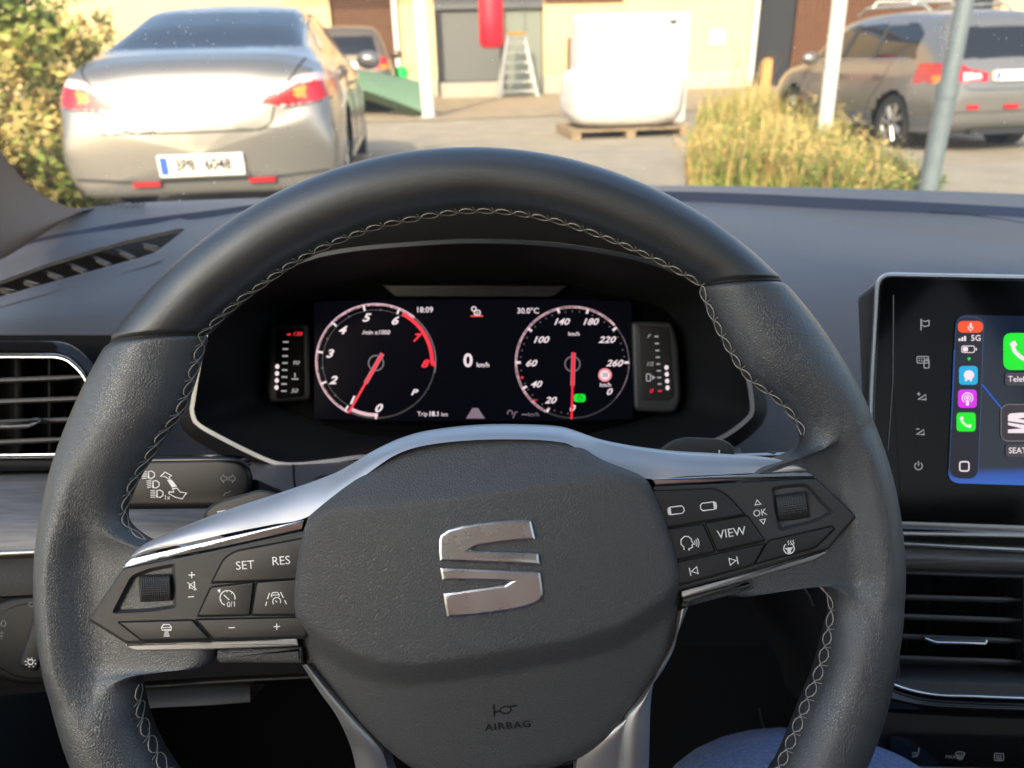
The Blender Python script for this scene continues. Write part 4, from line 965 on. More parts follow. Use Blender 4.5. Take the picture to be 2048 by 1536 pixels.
MB().prism([(1990, 1150), (2022, 1152), (2030, 1345), (2006, 1345)], ZC+.04, .03).build('vane', M['dark'], vc)
MB().prism(rounded([(1846, 1269), (1866, 1276), (1964, 1276), (1973, 1280), (1970, 1290), (1870, 1289), (1852, 1282)], 4), ZC-.005, .014, .002).build('vent_knob', M['panel'], vc)
MB().tube([CP(1850, 1277, ZC-.006), CP(1872, 1285, ZC-.0065), CP(1971, 1287, ZC-.0065), CP(1973, 1280, ZC-.006)], .0007, 8).build('knob_chrome', M['chrome'], vc)
MB().patch([(1735, 1342, ZC+.004), (2048, 1350, ZC+.004), (2640, 1362, ZC+.004)], [(1735, 1362, ZC-.008), (2048, 1372, ZC-.008), (2640, 1385, ZC-.008)], ZC, ZC, .002, 30, 6, .02).build('vent_sill', M['panel'], vc, smooth=50)
MB().patch([(1720, 1362, ZC-.008), (2048, 1372, ZC-.008), (2640, 1385, ZC-.008)], [(1700, 1340, ZC-.010), (1782, 1372, ZC-.010), (1826, 1385, ZC-.010), (1880, 1393, ZC-.010), (2048, 1398, ZC-.010), (2640, 1412, ZC-.010)], ZC, ZC, 0, 60, 3).build('sill_face', M['dark'], vc)
MB().patch([(1700, 1325, ZC-.011), (1782, 1363, ZC-.011), (1826, 1378, ZC-.011), (1876, 1387, ZC-.011), (1940, 1389, ZC-.011), (2048, 1393, ZC-.011), (2640, 1408, ZC-.011)], [(1700, 1335, ZC-.011), (1782, 1371, ZC-.011), (1826, 1386, ZC-.011), (1876, 1394, ZC-.011), (1940, 1397, ZC-.011), (2048, 1401, ZC-.011), (2640, 1416, ZC-.011)], ZC, ZC, .001, 60, 4, .006).build('chrome_curve', M['chrome'], csn, smooth=60)
MB().patch([(1700, 1336, ZC-.010), (1782, 1372, ZC-.010), (1826, 1387, ZC-.010), (1876, 1395, ZC-.010), (2048, 1402, ZC-.010), (2640, 1416, ZC-.010)], [(1700, 1415, ZC-.010), (1780, 1425, ZC-.010), (2048, 1438, ZC-.010), (2640, 1450, ZC-.010)], ZC, ZC, .006, 50, 10, .02).build('gloss_band', M['gloss'], csn, smooth=60)
MB().patch([(1700, 1420, ZC-.008), (2048, 1437, ZC-.008), (2640, 1452, ZC-.008)], [(1700, 1620, ZC-.004), (2048, 1620, ZC-.004), (2640, 1640, ZC-.004)], ZC, ZC, 0, 30, 8, .02).build('climate_fascia', M['dark'], csn, smooth=50)
ZB = lambda x, y: ZC-.0135+.004*(y-1437)/100
MB().prism(rounded([(1779, 1470), (2640, 1490), (2640, 1550), (1782, 1531)], 6), ZB, .004, .0006).build('button_panel', M['gloss'], csn)
MB().stroke([(1779, 1533), (2640, 1553)], 1.6, lambda x, y: ZB(x, y)-.0008).build('panel_line', M['satin'], csn, smooth=0)
T = ic(1998, 1515, 1, 2); T2 = ic(1920, 1513, 1, 2); T3 = ic(1831, 1508, 1, 0)
wv = lambda T, x, s=1: ('s', T([(x, 7), (x+1.5, 3), (x-1.5, 0), (x, -5)]), 1.4)
legend(csn, lambda x, y: ZB(x, y)-.0004, [('s', T(rrect(-9, -8, 9, 6, 2)), 1.6, True), wv(T, -4), wv(T, 0), wv(T, 4), ('s', T2([(-9, -7), (-5, -9), (5, -9), (9, -7), (5, 4), (-5, 4)]), 1.6, True), wv(T2, -3.5), wv(T2, 0), wv(T2, 3.5), ('t', 'MAX', 1901.5, 1514, 7, 2),
  ('s', T3([(7, -12), (6, -3), (3, 4), (-7, 5)]), 2.4), ('s', T3([(-7, -3), (3, -3)]), 1.2), ('s', T3([(-8, 0), (3, 0)]), 1.2)], 'legendmid')

# ================================================================== CABIN: pillar, windscreen, roof, doors
CXW = .36   # middle of the car
pil = MB()
Ecv = [(260, 404, .96), (160, 417, .87), (100, 398, .84), (50, 362, .81), (0, 300, .78), (-60, 205, .74), (-140, 70, .68), (-300, -200, .56)]
Icv = [(262, 408, .94), (158, 424, .84), (112, 452, .78), (60, 485, .72), (0, 520, .66), (-120, 560, .58), (-330, 560, .46), (-900, 300, .30)]
En, In = resample(Ecv, 60), resample(Icv, 60); rows = []
for j in range(17):
    t = j/16; bl = .035*math.sin(math.pi*t)**.8
    rows.append([PY(lerp(a[0], b[0], t), lerp(a[1], b[1], t), lerp(a[2], b[2], t)-bl*min(1, i/10)) for i, (a, b) in enumerate(zip(En, In))])
M['weave'] = mat('woven pillar fabric', (.22, .155, .115), .7, bump=[('v', 700, .00025)])
ap = pil.grid(rows).build('windscreen_pillar', M['weave'], smooth=60); tag(ap, 'grey woven fabric covered windscreen pillar at the left edge', 'pillar')

def ws_xyz(X, v):   # v 0 bottom .. 1 top
    q = ((X-CXW)/1.0)
    Yb = 1.13-.20*q*q; Yt = .30-.10*q*q
    return Vector((X*(1-.12*v)+CXW*.12*v, lerp(Yb, Yt, v), CAMZ+lerp(-.26, .50, v)))
def ws_px(px, py):
    r = RAY(px, py); t = 1.0
    for _ in range(40):
        p = O+r*t; v = (p.z-CAMZ+.26)/.76; X = (p.x-CXW*.12*v)/(1-.12*v); Yb = 1.13-.20*((X-CXW))**2; Yt = .30-.10*((X-CXW))**2
        Y = lerp(Yb, Yt, v); t += (Y-p.y)*.6
    return O+r*t
def thin_glass(name, tint, refl, m_=None):
    m = bpy.data.materials.new(name); m.use_nodes = True; t = m.node_tree; t.nodes.remove(t.nodes['Principled BSDF'])
    tr = t.nodes.new('ShaderNodeBsdfTransparent'); tr.inputs[0].default_value = (*tint, 1); gl = t.nodes.new('ShaderNodeBsdfGlossy'); gl.inputs['Roughness'].default_value = .02
    mx = t.nodes.new('ShaderNodeMixShader'); mx.inputs[0].default_value = refl
    t.links.new(tr.outputs[0], mx.inputs[1]); t.links.new(gl.outputs[0], mx.inputs[2]); t.links.new(mx.outputs[0], t.nodes['Material Output'].inputs[0]); return m
wsm = thin_glass('windscreen glass', (.92, .94, .93), .03); t_ = wsm.node_tree; tl_ = t_.nodes.new('ShaderNodeBsdfTranslucent'); tl_.inputs[0].default_value = (.9, .88, .8, 1)
mx_ = t_.nodes.new('ShaderNodeMixShader'); mx_.inputs[0].default_value = .035; src_ = t_.nodes['Material Output'].inputs[0].links[0].from_socket
t_.links.new(src_, mx_.inputs[1]); t_.links.new(tl_.outputs[0], mx_.inputs[2]); t_.links.new(mx_.outputs[0], t_.nodes['Material Output'].inputs[0])
wsr = MB().grid([[ws_xyz(lerp(-.62, 1.34, i/30), v/16) for i in range(31)] for v in range(17)]).build('windscreen', wsm, smooth=80)
tag(wsr, 'clear windscreen with dust specks and a dotted black edge', 'windscreen')
# frit dots: black dots on the glass, larger toward the pillar
mb = MB(); rowsn = 11
Ed = resample([(e_[0], e_[1]) for e_ in [(300, 405), (230, 401), (160, 414), (100, 398), (50, 362), (0, 300), (-50, 220)]], 130)
Ed = resample([(292, 404), (230, 403), (165, 397), (110, 372), (60, 330), (20, 285), (-15, 235), (-60, 160)], 88)
def dot(cx, cy, r):
    ps = [ws_px(cx+r*math.cos(k*math.pi/3), cy+r*math.sin(k*math.pi/3)) for k in range(6)]; mb.add(ps, [(0, 1, 2, 3, 4, 5)])
for i in range(1, len(Ed)-1):
    d = Vector((Ed[i+1][0]-Ed[i-1][0], Ed[i+1][1]-Ed[i-1][1])).normalized(); nn = Vector((d.y, -d.x))
    if nn.y > 0 and nn.x < 0: nn = -nn
    for k in range(-10, 6):
        r = 2.7-.2*max(0, k+4); off = 5.6*(k+(i % 2)*.5)
        x = Ed[i][0]+(nn.x*-1 if False else .64)*0+off*.62; y = Ed[i][1]-off*.78+6
        if r > .5: dot(x, y, r)
fr_ = mb.build('dot_edge', mat('black ceramic dots', (.01, .01, .01), .5), wsr, smooth=0); fr_['kind'] = 'stuff'
# dust specks
dustm = mat('pale dust', (.8, .75, .65), .8); t_ = dustm.node_tree; tl_ = t_.nodes.new('ShaderNodeBsdfTranslucent'); tl_.inputs[0].default_value = (.95, .9, .8, 1); mx_ = t_.nodes.new('ShaderNodeMixShader'); mx_.inputs[0].default_value = .6
t_.links.new(t_.nodes['Principled BSDF'].outputs[0], mx_.inputs[1]); t_.links.new(tl_.outputs[0], mx_.inputs[2]); t_.links.new(mx_.outputs[0], t_.nodes['Material Output'].inputs[0])
mb = MB(); rnd = random.Random(5)
def speck(px, py, s):
    n_ = rnd.randint(4, 6); a0 = rnd.random()*6; st_ = rnd.uniform(1, 2.2); an = rnd.random()*3
    ps = []
    for k in range(n_):
        a = a0+k*2*math.pi/n_; r = s*rnd.uniform(.5, 1.1); x, y = r*math.cos(a)*st_, r*math.sin(a)
        ps.append(ws_px(px+x*math.cos(an)-y*math.sin(an), py+x*math.sin(an)+y*math.cos(an))-Vector((0, .002, 0)))
    mb.add(ps, [tuple(range(n_))])
for cx, cy, sp_, n_ in ((372, 65, 10, 14), (400, 100, 30, 12), (300, 80, 45, 8), (170, 60, 8, 10), (1892, 60, 10, 30), (1885, 90, 12, 14), (1275, 18, 6, 6), (1960, 60, 40, 10), (1700, 180, 50, 10), (1920, 330, 60, 6), (560, 370, 60, 14), (330, 370, 40, 8), (80, 270, 30, 8)):
    for _ in range(n_): speck(rnd.gauss(cx, sp_), rnd.gauss(cy, sp_), rnd.uniform(.6, 2.0))
for _ in range(150): speck(rnd.uniform(0, 2048), rnd.uniform(0, 370), rnd.uniform(.5, 1.5))
o_ = mb.build('dust_specks', dustm, wsr, smooth=0); o_['kind'] = 'stuff'
# cabin body (roof, doors, rear) around the driver
cab = thing('car_cabin', (CXW, -.6, .3), 'dark car cabin around the driver with grey headlining and door panels', 'car cabin')
M['lining'] = mat('grey headlining', (.13, .135, .145), .9)
I4 = Matrix.Identity(4)
def zz(a): return CAMZ+a
for x0, x1, y0, y1 in ((-.62, -.46, -2.3, .18), (.46, .62, -2.3, .18), (-.46, .46, .0, .18), (-.46, .46, -2.3, -1.5)):
    MB().box(I4, CXW+x0, CXW+x1, y0, y1, zz(.52), zz(.56)).build('roof_lining', M['lining'], cab)
MB().box(I4, CXW-.46, CXW+.46, -1.5, .0, zz(.55), zz(.555)).build('glass_roof', thin_glass('tinted roof glass', (.26, .28, .28), .04), cab)
for sx in (-1, 1):
    xd = CXW+sx*.88
    mb = MB(); mb.box(I4, min(xd, xd-sx*.06), max(xd, xd-sx*.06), -2.3, .75, zz(-.95), zz(-.30)); mb.build('door_panel', M['dark'], cab)
    for y0, w_ in ((-.55, .10), (-1.55, .10), (-2.3, .12)):
        mb = MB(); q = [Vector((xd, y0, zz(-.30))), Vector((xd, y0+w_, zz(-.30))), Vector((CXW+sx*.62, y0+w_, zz(.54))), Vector((CXW+sx*.62, y0, zz(.54)))]
        mb.add(q+[v-Vector((sx*.05, 0, 0)) for v in q], [(0, 1, 2, 3), (4, 5, 6, 7), (0, 1, 5, 4), (1, 2, 6, 5), (2, 3, 7, 6), (3, 0, 4, 7)]); mb.build('side_pillar', M['lining'], cab)
pg = thin_glass('privacy glass', (.5, .52, .52), .03)
for sx in (-1, 1):
    MB().add([Vector((CXW+sx*.87, -2.25, zz(-.30))), Vector((CXW+sx*.87, -.50, zz(-.30))), Vector((CXW+sx*.63, -.50, zz(.53))), Vector((CXW+sx*.63, -2.25, zz(.53)))], [(0, 1, 2, 3)]).build('rear_side_glass', pg, cab, smooth=0)
    MB().add([Vector((CXW+sx*.87, -.45, zz(-.30))), Vector((CXW+sx*.87, .75, zz(-.30))), Vector((CXW+sx*.63, .18, zz(.53))), Vector((CXW+sx*.63, -.45, zz(.53)))], [(0, 1, 2, 3)]).build('front_side_glass', thin_glass('side glass', (.93, .95, .93), .03), cab, smooth=0)
MB().add([Vector((CXW-.80, -2.33, zz(-.05))), Vector((CXW+.80, -2.33, zz(-.05))), Vector((CXW+.60, -2.28, zz(.53))), Vector((CXW-.60, -2.28, zz(.53)))], [(0, 1, 2, 3)]).build('rear_glass', pg, cab, smooth=0)
MB().box(I4, CXW-.85, CXW+.85, -2.35, -2.3, zz(-.95), zz(-.05)).build('tailgate_panel', M['dark'], cab)
MB().box(I4, CXW-.88, CXW+.88, -2.3, .95, zz(-1.0), zz(-.95)).build('cabin_floor', M['void'], cab)
for xx in (0, .74):
    MB().box(I4, xx-.25, xx+.25, -.75, -.60, zz(-.70), zz(.0)).build('seat_back', M['dark'], cab)
    MB().box(I4, xx-.26, xx+.26, -.62, -.12, zz(-.88), zz(-.72)).build('seat_cushion', M['dark'], cab)

# ================================================================== DRIVER
def skin(name, joints, edges, m, parent=None, sub=3, root=0):
    me = bpy.data.meshes.new(name); me.from_pydata([j[0] for j in joints], edges, []); me.update()
    o = bpy.data.objects.new(name, me); COL.objects.link(o)
    sk = o.modifiers.new('skin', 'SKIN'); sk.use_smooth_shade = True
    lay = me.skin_vertices[0].data if me.skin_vertices else None
    if lay is None:
        bm = bmesh.new(); bm.from_mesh(me); bm.verts.layers.skin.verify(); bm.to_mesh(me); bm.free(); lay = me.skin_vertices[0].data
    for i, j in enumerate(joints): lay[i].radius = (j[1], j[2] if len(j) > 2 else j[1]); lay[i].use_root = (i == root)
    sb = o.modifiers.new('sub', 'SUBSURF'); sb.levels = sub; sb.render_levels = sub
    dg = bpy.context.evaluated_depsgraph_get(); m2 = bpy.data.meshes.new_from_object(o.evaluated_get(dg)); bpy.data.objects.remove(o)
    for p in m2.polygons: p.use_smooth = True
    m2.materials.clear(); m2.materials.append(m)
    o = bpy.data.objects.new(name, m2); COL.objects.link(o); o['_loc'] = [0, 0, 0]
    if parent: o.parent = parent
    return o
Zp = lambda x, y, z: (x, y, zz(z))
KN = CP(1655, 1672, .43)
body = skin('person', [(Zp(0, -.42, -.66), .13), (Zp(0, -.46, -.45), .13), (Zp(0, -.50, -.2), .15), (Zp(0, -.49, -.05), .06), (Zp(0, -.46, .10), .10), (Zp(-.2, -.47, -.16), .055), (Zp(-.27, -.35, -.42), .045), (Zp(-.2, -.12, -.5), .035), (Zp(.2, -.47, -.16), .055), (Zp(.27, -.35, -.42), .045), (Zp(.22, -.12, -.5), .035)],
  [(0, 1), (1, 2), (2, 3), (3, 4), (2, 5), (5, 6), (6, 7), (2, 8), (8, 9), (9, 10)], mat('skin', (.5, .3, .2), .5))
tag(body, 'seated person in blue woven trousers, knee behind the wheel rim', 'person')
M['denim'] = mat('blue woven cotton', (.07, .15, .42), .75, var=(420, .0, (.22, .34, .66)), bump=[('v', 700, .0004), ('n', 16, .02)], sheen=.3)
M['shirt'] = mat('faded red shirt', (.42, .16, .11), .9)
skin('shirt', [(Zp(0, -.42, -.62), .16), (Zp(0, -.46, -.45), .155), (Zp(0, -.50, -.22), .175), (Zp(-.2, -.47, -.18), .075), (Zp(-.26, -.38, -.36), .062), (Zp(.2, -.47, -.18), .075), (Zp(.26, -.38, -.36), .062)], [(0, 1), (1, 2), (2, 3), (3, 4), (2, 5), (5, 6)], M['shirt'], body)
skin('trousers', [(Zp(0, -.40, -.74), .14, .12), (Zp(.12, -.2, -.70), .10), (((KN.x+.12)/2, KN.y*.5-.02, (KN.z+zz(-.70))/2), .098), (tuple(KN), .12), ((KN.x+.01, KN.y+.16, KN.z-.28), .058), (Zp(-.13, -.2, -.74), .10), (Zp(-.20, .30, -.80), .075), (Zp(-.22, .45, -.93), .05)],
  [(0, 1), (1, 2), (2, 3), (3, 4), (0, 5), (5, 6), (6, 7)], M['denim'], body)
# ================================================================== OUTSIDE
TH = math.radians(7)            # parking bays and house front are turned 7 degrees
E1 = Vector((math.cos(TH), math.sin(TH), 0)); E2 = Vector((-math.sin(TH), math.cos(TH), 0))
def gz(x, y):
    return .03*math.exp(-((x+2.6)/2.6)**2-((y-5.2)/2.6)**2)-.25*sm((3.2-y)/2.5)-.20*sm((x-3.9)/1.0)*sm((y-6.5)/2)
# ground sheet
g = MB(); xs = [-60+120*i/120 for i in range(121)]; ys = [-30+130*(j/160) for j in range(161)]
g.grid([[Vector((x, y, gz(x, y))) for x in xs] for y in ys])
M['asphalt'] = mat('worn asphalt', (.33, .285, .21), .85, var=(2.2, .25), bump=[('n', 90, .006)])
gr = g.build('ground', M['asphalt'], smooth=80, origin=(0, 0, 0)); tag(gr, kind='structure')
def fr_pt(s, t, z): return P0+E1*s+E2*t+Vector((0, 0, z))
P0 = CP(950, 190, 20.0); P0.z = 0
def fac(px, py):
    r = RAY(px, py); k = (P0-O).dot(E2)/r.dot(E2); p = O+r*k; return (p-P0).dot(E1), p.z
MF = Matrix(((E1.x, E2.x, 0, P0.x), (E1.y, E2.y, 0, P0.y), (0, 0, 1, 0), (0, 0, 0, 1)))
# sandy paved apron in front of the doors
M['paving'] = mat('sandy paving', (.34, .27, .17), .9, var=(3, .3), bump=[('n', 60, .006)])
q = []
mb = MB(); a_, b_ = (P0-GP(1000, 237)).dot(E2), 0
mb.grid([[fr_pt(s, -a_+(a_-.1)*v/6, .012) for s in range(-14, 22)] for v in range(7)])
pv = mb.build('paved_apron', M['paving'], smooth=0, origin=(0, 0, 0)); tag(pv, kind='structure')
# dirt strip under the weeds
M['soil'] = mat('dry soil', (.16, .12, .07), .95, var=(6, .5), bump=[('n', 30, .02)])
mb = MB()
c0 = [GP(1370, 372), GP(1385, 300), GP(1420, 215), GP(1560, 190), GP(1640, 240), GP(1700, 300), GP(1860, 378), GP(1700, 420), GP(1450, 420)]
mb.add([Vector((p.x, p.y, .008)) for p in c0], [tuple(range(len(c0)))])
so = mb.build('soil_strip', M['soil'], smooth=0, origin=(0, 0, 0)); tag(so, kind='structure')

# ------------------------------------------------------------------ house
M['plaster'] = mat('warm yellow plaster', (.64, .48, .26), .9, var=(1.2, .12), bump=[('n', 40, .004)])
M['plinth'] = mat('pale plinth render', (.45, .40, .32), .9, var=(3, .2))
M['brownwood'] = mat('brown slatted timber', (.13, .055, .022), .7, var=(12, .35))
M['greydoor'] = mat('grey sheet door', (.10, .105, .10), .5)
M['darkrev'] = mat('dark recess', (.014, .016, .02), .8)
M['steel'] = mat('galvanised post', (.42, .44, .42), .45, .3, var=(9, .2))
M['white'] = mat('white paint', (.60, .59, .55), .5)
M['concrete'] = mat('concrete', (.42, .38, .31), .9, var=(5, .2))
hs = thing('house', P0, 'yellow plastered house front with grey door and brown slatted gates', 'building')
s_ = lambda px: fac(px, 100)[0]
z_ = lambda px, py: fac(px, py)[1]
segs = [(-26, s_(668)), (s_(800), s_(872)), (s_(1087), s_(1507)), (s_(1985), 30)]
for a, b in segs: MB().box(MF, a, b, 0, .35, .45, 5.5).build('wall', M['plaster'], hs, smooth=0); MB().box(MF, a+.005, b-.005, -.03, .34, -.1, .45).build('plinth', M['plinth'], hs, smooth=0)
for a, b in ((s_(668), s_(800)), (s_(872), s_(1087)), (s_(1507), s_(1985))):
    zt_ = 2.62 if a < s_(1400) else 4.2
    MB().box(MF, a, b, .02, .33, zt_, 5.49).build('lintel', M['plaster'], hs, smooth=0)
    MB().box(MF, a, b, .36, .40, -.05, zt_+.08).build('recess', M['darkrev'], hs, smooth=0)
def slats(px0, px1, z0, z1, t0, name='slatted_gate'):
    mb = MB(); a, b = s_(px0), s_(px1); x = a
    mb.box(MF, a, b, t0+.05, t0+.07, z0, z1)
    while x < b-.04: mb.box(MF, x, min(x+.055, b), t0, t0+.045, z0, z1); x += .085
    return mb.build(name, M['brownwood'], hs, smooth=0)
slats(668, 792, .05, 2.6, .12); slats(1590, 1900, .05, 4.15, .12)
dz = z_(950, 162)
dd = MB().box(MF, s_(884), s_(1001), .10, .16, dz, z_(950, 22)).build('door', M['greydoor'], hs, smooth=0)
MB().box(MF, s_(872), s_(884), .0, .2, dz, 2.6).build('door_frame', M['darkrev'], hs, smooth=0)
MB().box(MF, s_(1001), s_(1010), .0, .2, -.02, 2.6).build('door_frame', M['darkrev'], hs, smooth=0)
MB().box(MF, s_(1010), s_(1085), .12, .18, -.02, 2.1).build('side_panel', mat('green grey board', (.17, .19, .16), .6), hs, smooth=0)
MB().box(MF, s_(872), s_(1087), -.02, .12, z_(950, 18), 2.62).build('shaded_header', mat('header with grey shade', (.09, .095, .10), .7), hs, smooth=0)  # dark grey of the header stands for the shade above the door
MB().box(MF, s_(876), s_(1000), -.75, .08, 0, dz-.02).build('door_step', M['concrete'], hs, smooth=0)
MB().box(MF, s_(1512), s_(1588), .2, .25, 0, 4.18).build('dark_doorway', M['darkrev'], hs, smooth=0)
MB().box(MF, s_(1417), s_(1446), -.05, -.01, z_(1430, 90), z_(1430, 60)).build('meter_box', M['white'], hs, smooth=0)
MB().box(MF, s_(1090), s_(1242), -.06, .0, z_(1150, 5), z_(1150, -12)).build('sill_board', M['brownwood'], hs, smooth=0)
for px in (795, 1503):
    a = fr_pt(s_(px), -.1, 0)
    MB().tube([a, a+Vector((0, 0, 5))], .075, 12).build('drainpipe', M['white'], hs)
MB().box(MF, s_(1130), s_(1148), -.4, -.3, 0, z_(1140, 75)).build('timber_prop', M['brownwood'], hs, smooth=0)
# ladder
lad = thing('step_ladder', fr_pt(s_(1020), -1.2, 0), 'paint-spattered step ladder standing open in front of the grey door', 'ladder')
lb = parent_loc(lad)
M['alu'] = mat('spattered aluminium', (.62, .62, .58), .5, .2, var=(14, .5))
hL = 1.45; wB, wT = .48, .19
for sx in (-1, 1):
    MB().tube([lb+E1*(sx*wB)+E2*-.3, lb+E1*(sx*wT)+Vector((0, 0, hL))], .05, 8).build('rail', M['alu'], lad)
    MB().tube([lb+E1*(sx*wB)+E2*.45, lb+E1*(sx*wT)+Vector((0, 0, hL))+E2*.05], .035, 8).build('rear_rail', M['alu'], lad)
for k in range(6):
    t = (k+.7)/6.6; w2 = lerp(wB, wT, t); p = lb+E2*lerp(-.3, 0, t)+Vector((0, 0, hL*t))
    Mx = Matrix.Translation(p) @ Matrix.Rotation(TH, 4, 'Z')
    MB().box(Mx, -w2, w2, -.04, .05, -.02, .02).build('tread', M['alu'], lad)
Mx = Matrix.Translation(lb+Vector((0, 0, hL))) @ Matrix.Rotation(TH, 4, 'Z')
MB().box(Mx, -.22, .22, -.08, .10, -.02, .05).build('top_cap', mat('yellow plastic cap', (.55, .30, .03), .5), lad)

# ------------------------------------------------------------------ posts
def post(name, px0, py0, wpx, label, tilt=0, top=4.5, m='steel', collar=None, zg=0):
    b = GP(px0, py0, zg); d = (b-O).dot(FW); r = wpx/F*d/2
    t = thing(name, b, label, 'post', 'posts in front of the house')
    MB().tube([b, b+Vector((tilt*top, 0, top))], r, 20).build('shaft', M[m], t)
    MB().tube([b+Vector((0, 0, -.02)), b+Vector((0, 0, .03))], r*1.5, 16).build('foot', M['concrete'], t)
    if collar:
        zc = (collar-py0); h = None
        # height of the collar from its pixel row
        rr = RAY(px0+tilt, collar); zc = O.z+rr.z*((b.y-O.y)/rr.y)
        MB().tube([b+Vector((tilt*zc, 0, zc-.05)), b+Vector((tilt*zc, 0, zc+.05))], r*1.3, 20).build('collar', M[m], t)
        MB().tube([b, b+Vector((tilt*zc, 0, zc))], r*1.18, 20).build('sleeve', M[m], t)
    return t, b, r
post('steel_post', 858, 236, 26, 'white steel post rising beside the silver sedan near the green tarpaulin', m='white', tilt=-.012)
post('steel_post', 1646, 282, 27, 'white steel post standing in the weeds before the parked estate car', m='white', tilt=-.02)
M['bluesteel'] = mat('blue grey painted steel', (.16, .20, .22), .45, .2, var=(8, .2))
post('steel_post', 1852, 395, 31, 'blue grey sleeved post nearest the windscreen, right of the weeds', m='bluesteel', collar=180, tilt=0)

# ------------------------------------------------------------------ red cylinder hung by the door
b = CP(984, 40, 16.5)
rb = thing('hanging_bag', CP(984, 97, 16.5), 'long red cylinder bag hanging in front of the grey door', 'punching bag')
M['redv'] = mat('red vinyl', (.62, .012, .03), .35)
R_ = 25*16.5/F; base = CP(984, 97, 16.5)
prof = [(0, 0), (.6, .0), (.85, .04), (1, .12), (1, .6), (1, 1.9), (.95, 1.95), (0, 1.96)]
MB().grid([[base+Vector((math.cos(a)*R_*pr, math.sin(a)*R_*pr, h)) for a in [2*math.pi*k/32 for k in range(32)]] for pr, h in prof], True).build('bag', M['redv'], rb, smooth=50)
MB().tube([base+Vector((0, 0, 1.95)), base+Vector((0, 0, 3.2))], .02, 6).build('hanging_strap', M['darkrev'], rb)
bm_ = MB().box(Matrix.Translation(base+Vector((0, 0, 3.2))) @ Matrix.Rotation(TH, 4, 'Z'), -6.0, 6.5, -.08, .08, 0, .2).build('carport_beam', M['brownwood']); tag(bm_, 'brown timber beam spanning above the yard carrying the red bag', 'beam')

# ------------------------------------------------------------------ white bulk bag on a pallet
ib = GP(1262, 276); Mp = Matrix.Translation((ib.x, ib.y, 0)) @ Matrix.Rotation(TH, 4, 'Z')
pal = thing('pallet', ib, 'wooden pallet under the bulging white bag', 'pallet')
M['palw'] = mat('weathered pallet wood', (.30, .22, .13), .85, var=(8, .4))
for x in (-.72, 0, .72): MB().box(Mp, x-.06, x+.06, 0, 1.1, .002, .09).build('bearer', M['palw'], pal)
for k in range(6): MB().box(Mp, -.78, .78, .0+k*.2, .14+k*.2, .092, .115).build('board', M['palw'], pal)
M['pp'] = mat('white woven plastic', (.55, .54, .52), .6, bump=[('n', 5, .03), ('n', 16, .01)])
def blob(name, Mx, sx, sy, sz, z0, mat_, n=24, pw=4, label=None, cat=None, seed=0):
    mb = MB(); rows = []
    for j in range(n+1):
        v = -math.pi/2+math.pi*j/n; row = []
        for i in range(n*2):
            u = 2*math.pi*i/(n*2)
            f = lambda c_: math.copysign(abs(c_)**(2/pw), c_)
            x = f(math.cos(u))*f(math.cos(v)); y = f(math.sin(u))*f(math.cos(v)); z = f(math.sin(v))
            q = Vector((x*sx, y*sy, z*sz)); nz_ = noise.noise(Vector((x*2+seed, y*2, z*2)))*.06
            bul = 1+.06*math.cos(z*1.4)
            row.append(Mx @ Vector((q.x*bul*(1+nz_), q.y*bul*(1+nz_), q.z+z0+sz)))
        rows.append(row)
    o = mb.grid(rows, True).build(name, mat_, smooth=80)
    return tag(o, label, cat)
blob('bulk_bag', Mp @ Matrix.Translation((0, .55, 0)), (.73), .55, .375, .115, M['pp'], pw=5, label='bulging white bulk bag standing low on a wooden pallet', cat='bulk bag')
cbx = MB().prism  # wrapped appliance behind
cq = CP(1263, 262, 11.6); Mq = Matrix.Translation((cq.x, cq.y, 0)) @ Matrix.Rotation(TH, 4, 'Z')
wb = thing('wrapped_cabinet', Mq @ Vector((0, 0, 0)), 'tall white wrapped cabinet standing behind the bulging bag', 'cabinet')
mb = MB()
pts = rounded([(-.86, 0), (.86, 0), (.86, .6), (-.86, .6)], .06, 4)
zs = [0, .02, 1.48, 1.53]; ins = [.02, 0, 0, .05]
mb.grid([[Mq @ Vector((x, y, z)) for x, y in inset(pts, -i_ if area(pts) < 0 else i_)] for z, i_ in zip(zs, ins)], True); k_ = len(pts); mb.f.append(tuple(3*k_+i for i in range(k_)))
mb.build('body', M['pp'], wb, smooth=40)
MB().box(Mq, -.60, -.52, -.012, .0, 1.36, 1.44).build('sticker', mat('grey sticker', (.3, .3, .3), .6), wb)
MB().box(Mq, .52, .62, -.012, .0, 1.38, 1.43).build('sticker', M['darkrev'], wb)

# ------------------------------------------------------------------ green tarpaulin
M['tarp'] = mat('green tarpaulin', (.09, .16, .10), .6, bump=[('n', 6, .02)])
M['tarpd'] = mat('dark green tarp shadow', (.025, .07, .06), .6)  # dark green stands for the shadow below the tarpaulin sheet
tb = GP(780, 222)
tp = thing('tarpaulin_cover', tb, 'green tarpaulin cover over a low frame between sedan and white post', 'tarpaulin')
A_ = [(640, 130, 14.4), (722, 139, 14.2), (780, 150, 14.0), (842, 163, 13.7)]; B_ = [(640, 176, 14.0), (722, 180, 13.8), (772, 196, 13.6), (846, 224, 13.4)]
MB().patch(A_, B_, 14, 14, .06, 20, 6, .5).build('sheet', M['tarp'], tp, smooth=60)
Mt = Matrix.Translation((tb.x, tb.y+.25, 0)) @ Matrix.Rotation(TH, 4, 'Z')
MB().box(Mt, -1.4, .48, 0, .6, .0, .52).build('low_frame', M['tarpd'], tp)
wc_ = GP(800, 190); bn = CP(803, 146, 15.2)
gt = thing('watering_can', Vector((bn.x, bn.y, bn.z-.12)), 'small bright green can on the tarpaulin next to the drainpipe', 'watering can')
